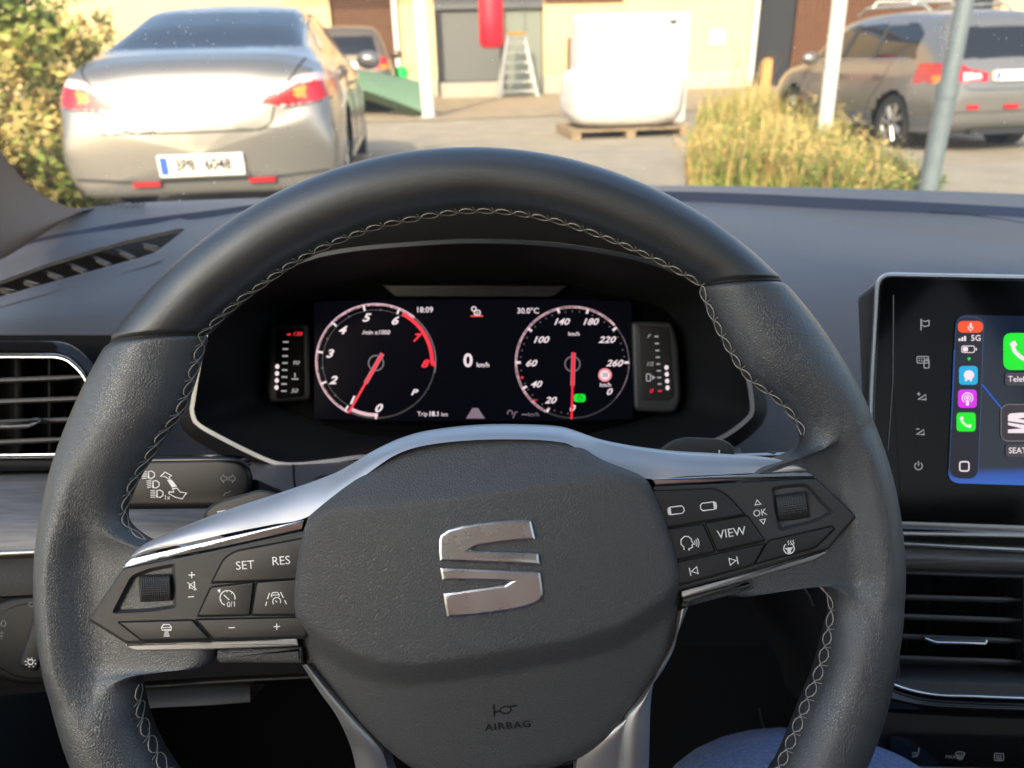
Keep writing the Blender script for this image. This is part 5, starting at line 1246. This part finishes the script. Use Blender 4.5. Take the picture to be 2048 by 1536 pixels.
MB().grid([[Vector((bn.x+.13*pr*math.cos(a), bn.y+.13*pr*math.sin(a), bn.z+h)) for a in [2*math.pi*k/20 for k in range(20)]] for pr, h in ((0, -.12), (1, -.12), (.85, .10), (.6, .12), (0, .12))], True).build('can', mat('bright green plastic', (.0, .5, .10), .35), gt)
MB().tube([bn+Vector((.10, 0, -.05)), bn+Vector((.24, 0, .14))], .018, 8).build('spout', mat('green spout', (.0, .42, .09), .35), gt)
og = GP(1527, 196)
stp = thing('wooden_stake', og, 'short orange wooden stake beside the drainpipe in the weeds', 'stake')
Ms = Matrix.Translation(og) @ Matrix.Rotation(TH, 4, 'Z')
MB().box(Ms, -.10, .10, -.05, .05, 0, .75).build('stake', mat('orange timber', (.55, .25, .08), .7), stp); MB().box(Ms, -.07, .07, -.04, .04, .75, .80).build('stake_tip', mat('orange timber end', (.5, .22, .07), .7), stp)

# ------------------------------------------------------------------ cars
def crs(P, t):      # catmull through list of tuples by index parameter
    return curve([(i,)+tuple(p) for i, p in enumerate(P)], t)
def car(name, root, head, scale, stations, paint, feats, wheels, label, extra=None, glassm=None, seams=None, group='cars parked in the yard'):
    Mc = Matrix.Translation(root) @ Matrix.Rotation(head, 4, 'Z') @ Matrix.Scale(scale, 4)
    t = thing(name, root, label, 'car', group)
    NY, NP = 170, 90; K = len(stations[0][1]); grid = []
    ykeys = [s0[0] for s0 in stations]
    for a in range(NY+1):
        u = a/NY*(len(stations)-1)
        y = lin(list(enumerate(ykeys)), u) if False else crs([(s0[0],) for s0 in stations], u)[0]
        prof = [crs([s0[1][k] for s0 in stations], u) for k in range(K)]
        row = []
        for b in range(NP+1):
            v = b/NP*(K-1); x, z = crs(prof, v); row.append((max(0, x), y, z))
        full = row+[(-x, y_, z) for x, y_, z in reversed(row[:-1])]
        grid.append(full)
    groups = {}
    for a in range(NY):
        for b in range(2*NP):
            q = [grid[a][b], grid[a+1][b], grid[a+1][b+1], grid[a][b+1]]
            c_ = [sum(p[k] for p in q)/4 for k in range(3)]
            skip = False
            for (wy, wr) in wheels:
                if abs(c_[0]) > .62 and math.hypot(c_[1]-wy, c_[2]-wr) < wr+.055: skip = True
            if skip: continue
            nx = Vector(q[1])-Vector(q[0]); ny = Vector(q[3])-Vector(q[0]); nn = nx.cross(ny); nn = nn.normalized() if nn.length > 1e-12 else Vector((0, 0, 1))
            nm = 'body'
            for f in feats:
                if f[1] == 'r' and c_[1] < f[3] and inside(abs(c_[0]) if f[4] else c_[0], c_[2], f[2]): nm = f[0]; break
                if f[1] == 's' and abs(nn.x) > .35 and abs(c_[0]) > .3 and inside(c_[1], c_[2], f[2]): nm = f[0]; break
                if f[1] == 'z' and c_[2] < f[2]: nm = f[0]; break
            if nm not in ('body', 'lower_trim', 'rear_window', 'boot_gap'): nm += '|L' if c_[0] < 0 else '|R'
            groups.setdefault(nm, []).append((a, b))
    mats = {f[0]: f[-1] for f in feats}; mats['body'] = paint; W2 = 2*NP+1
    parts = {}
    for nm, cells in groups.items():
        idx = {}; mb = MB()
        for a, b in cells:
            fc = []
            for (i, j) in ((a, b), (a+1, b), (a+1, b+1), (a, b+1)):
                if (i, j) not in idx: idx[(i, j)] = len(mb.v); mb.v.append(Mc @ Vector(grid[i][j]))
                fc.append(idx[(i, j)])
            mb.f.append(tuple(fc))
        base = nm.split('|')[0]
        parts[nm] = mb.build(base, mats[base], t, smooth=60)
    rubber = mat('tyre rubber', (.02, .02, .02), .8); rimm = mat('alloy rim', (.45, .44, .42), .35, .8)
    hw = stations[len(stations)//2][1][3][0]
    for sx in (-1, 1):
        for wy, wr in wheels:
            xo = sx*(hw-.03); rows = []
            for x, r in ((-.20, wr*.6), (-.20, wr*.95), (-.16, wr), (-.03, wr), (0, wr*.95), (.0, wr*.70), (-.03, wr*.66)):
                rows.append([Mc @ Vector((xo+sx*x, wy+r*math.cos(k*math.pi/18), wr+r*math.sin(k*math.pi/18))) for k in range(36)])
            wh = MB().grid(rows, True).build('wheel', rubber, t, smooth=50)
            mb = MB(); mb.add([Mc @ Vector((xo-sx*.09, wy+wr*.66*math.cos(k*math.pi/18), wr+wr*.66*math.sin(k*math.pi/18))) for k in range(36)], [tuple(range(36))]); mb.build('brake_shadow', rubber, wh)
            mb = MB()
            for k in range(7):
                a = k*2*math.pi/7
                for da in (-.1, .1):
                    mb.tube([Mc @ Vector((xo-sx*.02, wy+.04*math.cos(a), wr+.04*math.sin(a))), Mc @ Vector((xo-sx*.03, wy+wr*.66*math.cos(a+da), wr+wr*.66*math.sin(a+da)))], .022*scale, 6)
            mb.tube([Mc @ Vector((xo-sx*.04, wy+wr*.66*math.cos(k*math.pi/18), wr+wr*.66*math.sin(k*math.pi/18))) for k in range(37)], .018*scale, 6)
            mb.build('rim', rimm, wh, smooth=50)
    # wheel housing: dark inner box
    MB().box(Mc, -hw+.26, hw-.26, wheels[0][0]-.42, wheels[-1][0]+.42, .25, .75).build('underbody', M['darkrev'], t, smooth=0)
    flat_ = [v for r in grid for v in r]
    def seam(name_, pts_, plane, m_, r=.006, par=None):
        q_ = []
        for (u0, v0), (u1, v1) in zip(pts_, pts_[1:]):
            k_ = max(2, int(math.hypot(u1-u0, v1-v0)/.05))
            for i in range(k_): q_.append((lerp(u0, u1, i/k_), lerp(v0, v1, i/k_)))
        q_.append(pts_[-1]); P_ = []
        for u, v in q_:
            if plane == 'r': b_ = min((g for g in flat_ if g[1] < 1.0), key=lambda g: (g[0]-u)**2+(g[2]-v)**2+.002*g[1]); P_.append((u, b_[1], v))
            else: b_ = min((g for g in flat_ if (g[0] < -.3 if plane == 'l' else g[0] > .3)), key=lambda g: (g[1]-u)**2+(g[2]-v)**2); P_.append((b_[0], u, v))
        MB().tube([Mc @ Vector(p) for p in P_], r*scale, 6).build(name_, m_, t)
    if seams:
        for sm_ in seams: seam(*sm_)
    if extra: extra(Mc, t)
    return t
def sec(zb, ys, zt, xr, xm=.88, zm=.55, xs=None, zs=None, xbelt=None, zbelt=None):
    """profile points bottom centre -> top centre"""
    return [(0, zb), (xm-.10, zb), (xm-.02, zb+.12), (xm, zm), (xs or xm-.01, zs or .80), (xbelt or xm-.06, zbelt or .95), (lerp(xbelt or xm-.06, xr, .5), lerp(zbelt or .95, zt, .55)), (xr, zt-.05), (xr*.7, zt-.008), (0, zt)]
silver = mat('silver metallic paint', (.21, .205, .195), .30, .6, coat=.6, var=(2, .05))
glassd = mat('car window glass', (.012, .014, .018), .06, spec=.4)
redl = mat('red lamp lens', (.36, .004, .01), .2, coat=.5); redd = mat('deep red lamp lens', (.28, .0, .008), .2, coat=.5); amb = mat('amber lamp lens', (.75, .20, .01), .2, coat=.5); clr = mat('clear pinkish lens', (.6, .45, .45), .2)
rubb = mat('grey lower trim', (.10, .10, .10), .6)
plw = mat('number plate white', (.85, .83, .78), .4); plb = mat('plate blue band', (.02, .09, .42), .4); plk = mat('plate black figures', (.02, .02, .02), .5)
seda = [
 (0.0, [(0.001*k, .47+.0005*k) for k in (0, 1, 2, 3, 4, 4, 3, 2, 1, 0)]),
 (0.03, [(0, .24), (.64, .24), (.74, .33), (.76, .50), (.66, .63), (.50, .66), (.40, .68), (.3, .69), (.2, .69), (0, .69)]),
 (0.12, [(0, .20), (.76, .21), (.84, .30), (.86, .50), (.83, .72), (.77, .84), (.68, .92), (.5, .94), (.3, .96), (0, .965)]),
 (0.30, [(0, .19), (.80, .20), (.87, .30), (.885, .50), (.86, .74), (.82, .90), (.74, .985), (.58, 1.03), (.35, 1.05), (0, 1.055)]),
 (0.55, [(0, .19), (.76, .20), (.86, .30), (.89, .52), (.88, .76), (.83, .93), (.76, 1.02), (.62, 1.08), (.4, 1.10), (0, 1.105)]),
 (1.05, [(0, .19), (.78, .20), (.87, .30), (.895, .54), (.885, .78), (.83, .95), (.73, 1.08), (.60, 1.22), (.42, 1.26), (0, 1.27)]),
 (1.60, [(0, .19), (.78, .20), (.87, .30), (.89, .54), (.88, .78), (.83, .95), (.72, 1.14), (.58, 1.34), (.42, 1.39), (0, 1.405)]),
 (2.30, [(0, .19), (.78, .20), (.87, .30), (.89, .54), (.88, .78), (.83, .95), (.71, 1.17), (.56, 1.38), (.40, 1.43), (0, 1.445)]),
 (3.05, [(0, .19), (.78, .20), (.87, .30), (.89, .54), (.88, .76), (.83, .93), (.72, 1.10), (.60, 1.25), (.44, 1.30), (0, 1.32)]),
 (3.70, [(0, .19), (.78, .20), (.87, .30), (.89, .54), (.87, .74), (.82, .87), (.74, .93), (.60, .97), (.40, .99), (0, 1.0)]),
 (4.30, [(0, .20), (.70, .22), (.80, .30), (.83, .50), (.80, .66), (.74, .74), (.64, .79), (.5, .83), (.3, .85), (0, .86)]),
 (4.68, [(0, .22), (.50, .24), (.58, .30), (.60, .45), (.56, .56), (.50, .62), (.44, .65), (.34, .67), (.2, .68), (0, .69)]),
 (4.75, [(0, .44), (.02, .44), (.04, .44), (.05, .45), (.05, .46), (.04, .47), (.03, .47), (.02, .47), (.01, .47), (0, .47)])]
WPH = [(.87, .90), (.78, .935), (.66, .92), (.55, .86), (.38, .755), (.55, .735), (.72, .75), (.87, .79)]
sed_feats = [('rear_window', 'r', [(-.66, 1.095), (-.60, 1.33), (-.52, 1.355), (.52, 1.355), (.60, 1.33), (.66, 1.095)], 1.75, False, glassd),
 ('side_window', 's', [(1.0, 1.09), (1.35, 1.24), (1.9, 1.34), (2.6, 1.34), (3.1, 1.20), (3.45, 1.02), (3.45, .99), (1.0, 1.02)], glassd),
 ('reversing_lamp', 'r', [(.52, .75), (.52, .83), (.44, .79), (.44, .75)], .5, True, redd),
 ('amber_lamp', 'r', [(.63, .79), (.70, .79), (.71, .86), (.63, .85)], .5, True, amb),
 ('tail_lamp', 'r', [(.87, .79), (.87, .88), (.76, .885), (.64, .865), (.54, .82), (.41, .757), (.56, .742), (.74, .755)], .6, True, redl),
 ('lamp_brow', 'r', WPH, .6, True, clr),
 ('boot_gap', 'r', [(-.58, .598), (.58, .598), (.58, .612), (-.58, .612)], .3, False, rubb),
 ('lower_insert', 'r', [(-.60, .25), (-.52, .335), (.52, .335), (.60, .25)], .3, False, rubb), ('lower_trim', 'z', .235, rubb)]
def sed_extra(Mc, t):
    pl = MB().box(Mc, -.265, .265, -.025, .03, .335, .465).build('number_plate', plw, t, smooth=0)
    MB().box(Mc, -.255, -.205, -.028, -.025, .345, .455).build('blue_band', plb, pl, smooth=0)
    MB().box(Mc, -.29, .29, -.018, .03, .322, .335).build('plate_frame', rubb, t, smooth=0)
    # figures
    cu = MB(); 
    def txt3(s0, x, z, h):
        c0 = bpy.data.curves.new('t', 'FONT'); c0.body = s0; c0.align_x = 'LEFT'; c0.align_y = 'CENTER'; c0.size = 1; c0.offset = .03; c0.resolution_u = 3; o0 = bpy.data.objects.new('t', c0); COL.objects.link(o0)
        m0 = bpy.data.meshes.new_from_object(o0.evaluated_get(bpy.context.evaluated_depsgraph_get()))
        cu.add([Mc @ Vector((x+v.co.x*.8*h/.7, -.029, z+v.co.y*h/.7)) for v in m0.vertices], [tuple(p.vertices) for p in m0.polygons]); bpy.data.objects.remove(o0)
    txt3('3P8', -.165, .40, .075); txt3('6048', .02, .40, .075)
    cu.build('plate_figures', plk, pl, smooth=0)
    MB().add([Mc @ Vector((.05*math.cos(k*math.pi/10), .285, .965+.035*math.sin(k*math.pi/10))) for k in range(20)], [tuple(range(20))]).build('badge', M['chrome'], t, smooth=0)
    for x in (-.45, .28): MB().box(Mc, x, x+.17, -.012, .05, .275, .305).build('reflector', redl, t, smooth=0)
    for sx in (-1, 1):
        c_ = Mc @ Vector((sx*1.0, 3.05, .98)); mb = MB()
        mb.grid([[c_+Vector((.13*sx*.9*math.cos(v)*math.cos(u), .07*math.cos(v)*math.sin(u), .085*math.sin(v))) for u in [2*math.pi*k/16 for k in range(16)]] for v in [-math.pi/2+math.pi*j/10 for j in range(11)]], True); mb.build('door_mirror', silver, t)
        MB().box(Mc, min(sx*.87, sx*.9), max(sx*.87, sx*.9)+.012, 1.95, 2.12, .80, .825).build('door_handle', silver, t)
    MB().box(Mc, -.55, .45, 2.3, 2.4, .98, 1.12).build('seat_backs', M['darkrev'], t)
gapm = mat('dark panel gap', (.03, .03, .03), .8)
SEDS = [('boot_shut_line', [(-.70, 1.02), (-.64, .93), (-.60, .88)], 'r', gapm), ('boot_shut_line', [(.70, 1.02), (.64, .93), (.60, .88)], 'r', gapm), ('boot_shut_line', [(-.50, .74), (-.47, .64), (-.40, .60), (.40, .60), (.47, .64), (.50, .74)], 'r', gapm),
 ('bumper_joint', [(.56, .73), (.72, .745), (.86, .775)], 'r', gapm), ('bumper_joint', [(-.56, .73), (-.72, .745), (-.86, .775)], 'r', gapm), ('bumper_crease', [(-.80, .33), (-.4, .30), (.4, .30), (.80, .33)], 'r', gapm, .010),
 ('door_gap', [(1.95, .30), (1.90, .60), (1.62, .80), (1.55, .98)], 's', gapm), ('door_gap', [(2.85, .28), (2.87, .6), (2.85, .98)], 's', gapm), ('window_trim', [(.98, 1.06), (1.35, 1.25), (1.9, 1.35), (2.6, 1.35)], 's', gapm)]
SUVS = [('door_gap', [(1.55, .36), (1.45, .62), (1.22, .85), (1.20, 1.08)], 'l', gapm), ('door_gap', [(2.45, .34), (2.47, .7), (2.42, 1.08)], 'l', gapm), ('door_gap', [(3.38, .36), (3.40, .7), (3.25, 1.0)], 'l', gapm), ('window_pillar', [(1.62, 1.10), (1.58, 1.49)], 'l', gapm, .022), ('window_pillar', [(2.42, 1.10), (2.30, 1.49)], 'l', gapm, .03),
 ('waist_trim', [(.80, 1.095), (2.0, 1.085), (3.35, 1.07)], 'l', mat('bright trim', (.6, .58, .52), .3, .8), .012), ('tailgate_line', [(-.62, .80), (-.5, .765), (.5, .765), (.62, .80)], 'r', gapm), ('bumper_joint', [(-.84, .80), (-.66, .80)], 'r', gapm), ('bumper_crease', [(-.7, .52), (.7, .52)], 'r', gapm)]
rt = CP(403, 322, 4.75)
car('silver_sedan', (rt.x, rt.y, .06), TH, .975, seda, silver, sed_feats, [(1.02, .33), (3.75, .33)], 'sunlit silver sedan seen from behind, close in front of the windscreen', sed_extra, seams=SEDS)

suv = [
 (0.0, [(0.001*k, .57+.0005*k) for k in (0, 1, 2, 3, 4, 4, 3, 2, 1, 0)]),
 (0.02, [(0, .40), (.58, .40), (.68, .44), (.72, .58), (.66, .70), (.55, .76), (.45, .78), (.3, .79), (.2, .79), (0, .79)]),
 (0.12, [(0, .30), (.68, .30), (.80, .38), (.85, .56), (.83, .80), (.80, .95), (.75, 1.02), (.6, 1.06), (.35, 1.08), (0, 1.09)]),
 (0.26, [(0, .26), (.74, .27), (.84, .36), (.87, .58), (.86, .86), (.83, 1.05), (.79, 1.15), (.70, 1.26), (.40, 1.30), (0, 1.31)]),
 (0.48, [(0, .24), (.76, .25), (.86, .34), (.89, .60), (.88, .88), (.84, 1.08), (.78, 1.28), (.67, 1.48), (.42, 1.54), (0, 1.56)]),
 (0.80, [(0, .24), (.76, .25), (.87, .34), (.90, .60), (.89, .88), (.84, 1.07), (.77, 1.32), (.64, 1.56), (.42, 1.62), (0, 1.64)]),
 (2.0, [(0, .24), (.78, .25), (.87, .34), (.90, .60), (.885, .86), (.84, 1.02), (.75, 1.32), (.62, 1.58), (.42, 1.65), (0, 1.67)]),
 (2.9, [(0, .24), (.78, .25), (.87, .34), (.90, .60), (.885, .86), (.84, 1.02), (.74, 1.27), (.63, 1.47), (.44, 1.54), (0, 1.56)]),
 (3.5, [(0, .24), (.78, .25), (.87, .34), (.90, .60), (.88, .84), (.84, .98), (.77, 1.04), (.65, 1.10), (.42, 1.12), (0, 1.13)]),
 (4.2, [(0, .26), (.72, .27), (.82, .34), (.86, .55), (.83, .76), (.78, .86), (.70, .92), (.55, .96), (.35, .98), (0, .99)]),
 (4.58, [(0, .30), (.55, .30), (.62, .36), (.66, .50), (.62, .64), (.56, .72), (.48, .76), (.36, .78), (.2, .79), (0, .80)]),
 (4.65, [(0, .5), (.02, .5), (.04, .5), (.05, .52), (.05, .55), (.04, .57), (.03, .58), (.02, .58), (.01, .58), (0, .58)])]
suv_feats = [('rear_window', 'r', [(-.66, 1.10), (-.58, 1.44), (.58, 1.44), (.66, 1.10)], .7, False, glassd),
 ('side_window', 's', [(.72, 1.12), (.75, 1.40), (.95, 1.50), (2.4, 1.52), (2.9, 1.40), (3.35, 1.12), (3.35, 1.08), (.72, 1.10)], glassd),
 ('amber_lamp', 'r', [(.70, .84), (.86, .84), (.86, .92), (.70, .92)], .6, True, amb),
 ('reversing_lamp', 'r', [(.40, .88), (.62, .86), (.62, .96), (.40, .94)], .6, True, clr),
 ('tail_lamp', 'r', [(.32, .86), (.32, .95), (.55, 1.0), (.66, 1.05), (.90, 1.06), (.90, .84)], .6, True, redl),
 ('lower_trim', 'z', .44, rubb)]
def suv_extra_for(paint_, rails=True):
    def f(Mc, t):
        pl = MB().box(Mc, -.26, .26, -.0, .13, .86, .97).build('number_plate', plw, t, smooth=0)
        MB().box(Mc, -.25, -.205, -.004, .0, .87, .96).build('blue_band', plb, pl, smooth=0)
        MB().box(Mc, -.55, -.40, -.005, .05, .55, .60).build('reflector', redl, t, smooth=0); MB().box(Mc, -.08, .10, -.02, .05, .55, .60).build('fog_lamp', redl, t, smooth=0)
        MB().box(Mc, -.40, .60, .05, .2, .26, .32).build('tow_bar', M['darkrev'], t, smooth=0)
        for sx in (-1, 1):
            c_ = Mc @ Vector((sx*1.0, 3.0, 1.10)); mb = MB()
            mb.grid([[c_+Vector((.13*math.cos(v)*math.cos(u), .07*math.cos(v)*math.sin(u), .09*math.sin(v))) for u in [2*math.pi*k/16 for k in range(16)]] for v in [-math.pi/2+math.pi*j/10 for j in range(11)]], True); mb.build('door_mirror', paint_, t)
            for y0 in (1.25, 2.15): MB().box(Mc, min(sx*.885, sx*.92), max(sx*.885, sx*.92), y0, y0+.18, .88, .91).build('door_handle', paint_, t)
            if rails:
                MB().tube([Mc @ Vector((sx*.55, 1.0, 1.64)), Mc @ Vector((sx*.55, 1.15, 1.71)), Mc @ Vector((sx*.55, 2.4, 1.73)), Mc @ Vector((sx*.55, 2.6, 1.64))], .02, 8).build('roof_rail', M['steel'], t)
        if rails:
            for y0 in (1.3, 2.2): MB().tube([Mc @ Vector((-.6, y0, 1.72)), Mc @ Vector((-.55, y0, 1.80)), Mc @ Vector((.55, y0, 1.80)), Mc @ Vector((.6, y0, 1.72))], .022, 8).build('roof_bar', M['steel'], t)
    return f
suvp = mat('grey silver metallic paint', (.18, .175, .17), .28, .5, coat=.6)
car('silver_estate_car', (5.95, 9.35, -.24), TH, 1.0, suv, suvp, suv_feats, [(.95, .345), (3.62, .345)], 'grey silver high estate car with roof bars parked behind the weeds on the right', suv_extra_for(suvp), seams=SUVS)
p3 = CP(690, 150, 14.2)
brp = mat('beige brown metallic paint', (.13, .105, .08), .35, .4, coat=.5)
car('beige_car', (p3.x, p3.y, 0), TH, .97, suv, brp, suv_feats, [(.95, .345), (3.62, .345)], 'beige brown car mostly hidden behind the sedan, next to the drainpipe', suv_extra_for(brp, False))

# ------------------------------------------------------------------ planting
def leafmat(name, c1_, c2_, tr=.25):
    m = mat(name, c1_, .6, var=(7, 0, c2_)); b = m.node_tree.nodes['Principled BSDF']
    return m
def leaves(mb, cen, rad, n, s, rnd, flat=.0):
    for _ in range(n):
        while True:
            q = Vector((rnd.uniform(-1, 1), rnd.uniform(-1, 1), rnd.uniform(-1, 1)))
            if q.length <= 1: break
        q = q*(.55+.45*rnd.random()); p = Vector((cen[0]+q.x*rad[0], cen[1]+q.y*rad[1], cen[2]+q.z*rad[2]))
        a = Vector((rnd.gauss(0, 1), rnd.gauss(0, 1), rnd.gauss(0, .6))).normalized(); b = a.orthogonal().normalized()
        sz = s*rnd.uniform(.5, 1.7); up_ = Vector((0, 0, 1)).cross(a)
        mb.add([p, p+a*sz*.5+b*sz*.28, p+a*sz, p+a*sz*.5-b*sz*.28], [(0, 1, 2, 3)])
rnd = random.Random(3)
def bush(name, cen, h, w_, n, s, cols, label, seed, grp=None):
    r_ = random.Random(seed); base = Vector((cen.x, cen.y, gz(cen.x, cen.y)))
    t = thing(name, base, label, 'shrub', grp); mb = MB(); st_ = MB()
    for k in range(9):
        a = r_.random()*6.28; e_ = base+Vector((math.cos(a)*w_*r_.uniform(.2, .8), math.sin(a)*w_*r_.uniform(.2, .8), h*r_.uniform(.6, 1)))
        st_.tube([base, base.lerp(e_, .5)+Vector((0, 0, .1)), e_], [.02, .012, .005], 5)
    cl_ = []
    for k in range(n//28):
        u = r_.random(); a = r_.random()*6.28; r = w_*math.sqrt(r_.random())*(1.05-.45*u); cl_.append((base.x+r*math.cos(a), base.y+r*math.sin(a), base.z+h*(.08+.92*u)))
    half = len(cl_)//2
    for i_, (cs, mm) in enumerate(zip((cl_[:half], cl_[half:]), cols)):
        mb = MB()
        for c_ in cs: q = r_.uniform(.10, .22); leaves(mb, c_, (q, q, q*.8), 28, s, r_)
        mb.build('foliage', mm, t, smooth=0)
    st_.build('stems', mat('twig brown', (.10, .06, .03), .8), t)
    return t
g1 = leafmat('yellow green leaves', (.12, .19, .02), (.24, .23, .04)); g2 = leafmat('mid green leaves', (.05, .11, .02), (.13, .17, .03)); g3 = leafmat('straw gold leaves', (.46, .34, .12), (.30, .25, .06)); g4 = leafmat('rusty orange leaves', (.34, .16, .05), (.38, .25, .08))
bush('shrub', CP(30, 150, 6.6), 2.3, .75, 2600, .085, (g1, g2), 'tall leafy green shrub at the left edge of the yard', 1)
bush('shrub', CP(110, 210, 6.0), 1.25, .55, 2200, .07, (g3, g1), 'low golden and yellow green shrub left of the sedan bumper', 2)
bush('shrub', CP(20, 330, 4.9), .75, .6, 1800, .06, (g1, g3), 'low yellow green shrub nearest the left windscreen corner', 4)
bush('shrub', CP(150, 60, 9.5), 1.9, .6, 1200, .07, (g3, g2), 'thin yellowing shrub against the yellow wall behind the sedan', 6)
# weeds: many blades
def weeds(name, region, n, hmin, hmax, mm, seed, label=None):
    r_ = random.Random(seed); mb = MB()
    for _ in range(n):
        px = r_.uniform(*region[0]); py = r_.uniform(*region[1])
        if not inside(px, py, region[2]): continue
        p = GP(px, py)
        if noise.noise(Vector((p.x*1.1, p.y*1.1, 3.0))) < -.12-r_.random()*.2: continue
        if px > 1000 and r_.random() > (px-1345)/70: continue
        h = r_.uniform(hmin, hmax)*(1 if px < 1000 else min(1, .25+(px-1350)/130)*lerp(1.0, .28, max(0, min(1, (px-1420)/380)))*(.7+.6*noise.noise(p*.9)+.35*math.sin(px*.031)*math.sin(py*.05))); a = r_.random()*6.28; w_ = r_.uniform(.004, .012); ln = r_.uniform(.1, .6)*h
        d = Vector((math.cos(a), math.sin(a), 0)); s0 = Vector((-d.y, d.x, 0))*w_
        mb.add([p-s0, p+s0, p+d*ln*.35+Vector((0, 0, h*.6))+s0*.7, p+d*ln*.35+Vector((0, 0, h*.6))-s0*.7, p+d*ln+Vector((0, 0, h))], [(0, 1, 2, 3), (3, 2, 4)])
        if r_.random() < .16:
            q = p+d*ln+Vector((0, 0, h)); leaves(mb, q, (.04, .04, .12), 9, .03, r_)
    o = mb.build(name, mm, smooth=0, origin=(0, 0, 0)); o['kind'] = 'stuff'; return o
RG = ((1370, 1880), (200, 400), [(1368, 330), (1385, 270), (1400, 220), (1540, 205), (1640, 250), (1740, 310), (1850, 372), (1840, 395), (1380, 395)])
weeds('golden_weeds', RG, 3200, .3, .95, g3, 7); weeds('green_weeds', RG, 9500, .1, .55, g1, 8); weeds('rusty_weeds', RG, 2500, .2, .6, g4, 9); weeds('dark_weeds', ((1600, 1900), (260, 400), [(1600, 300), (1640, 270), (1740, 310), (1880, 372), (1880, 395), (1600, 395)]), 4500, .12, .35, g2, 10)
RGL = ((-200, 200), (240, 460), [(-200, 240), (120, 240), (170, 330), (190, 460), (-200, 460)])
weeds('left_grass', RGL, 5000, .12, .45, g3, 12); weeds('left_green_grass', RGL, 3500, .1, .4, g2, 13)
# unseen building added behind the car to keep the cabin in shade
bb = thing('shade_building', (0, -7, 0), 'unseen plain building added behind the parked car to shade the cabin', 'building')
MB().box(I4, -3.6, 2.6, -9, -7, -.4, 6.6).build('wall', M['concrete'], bb, smooth=0)
MB().box(I4, -3.8, 2.8, -9.3, -6.75, 6.6, 6.8).build('roof', M['darkrev'], bb, smooth=0)
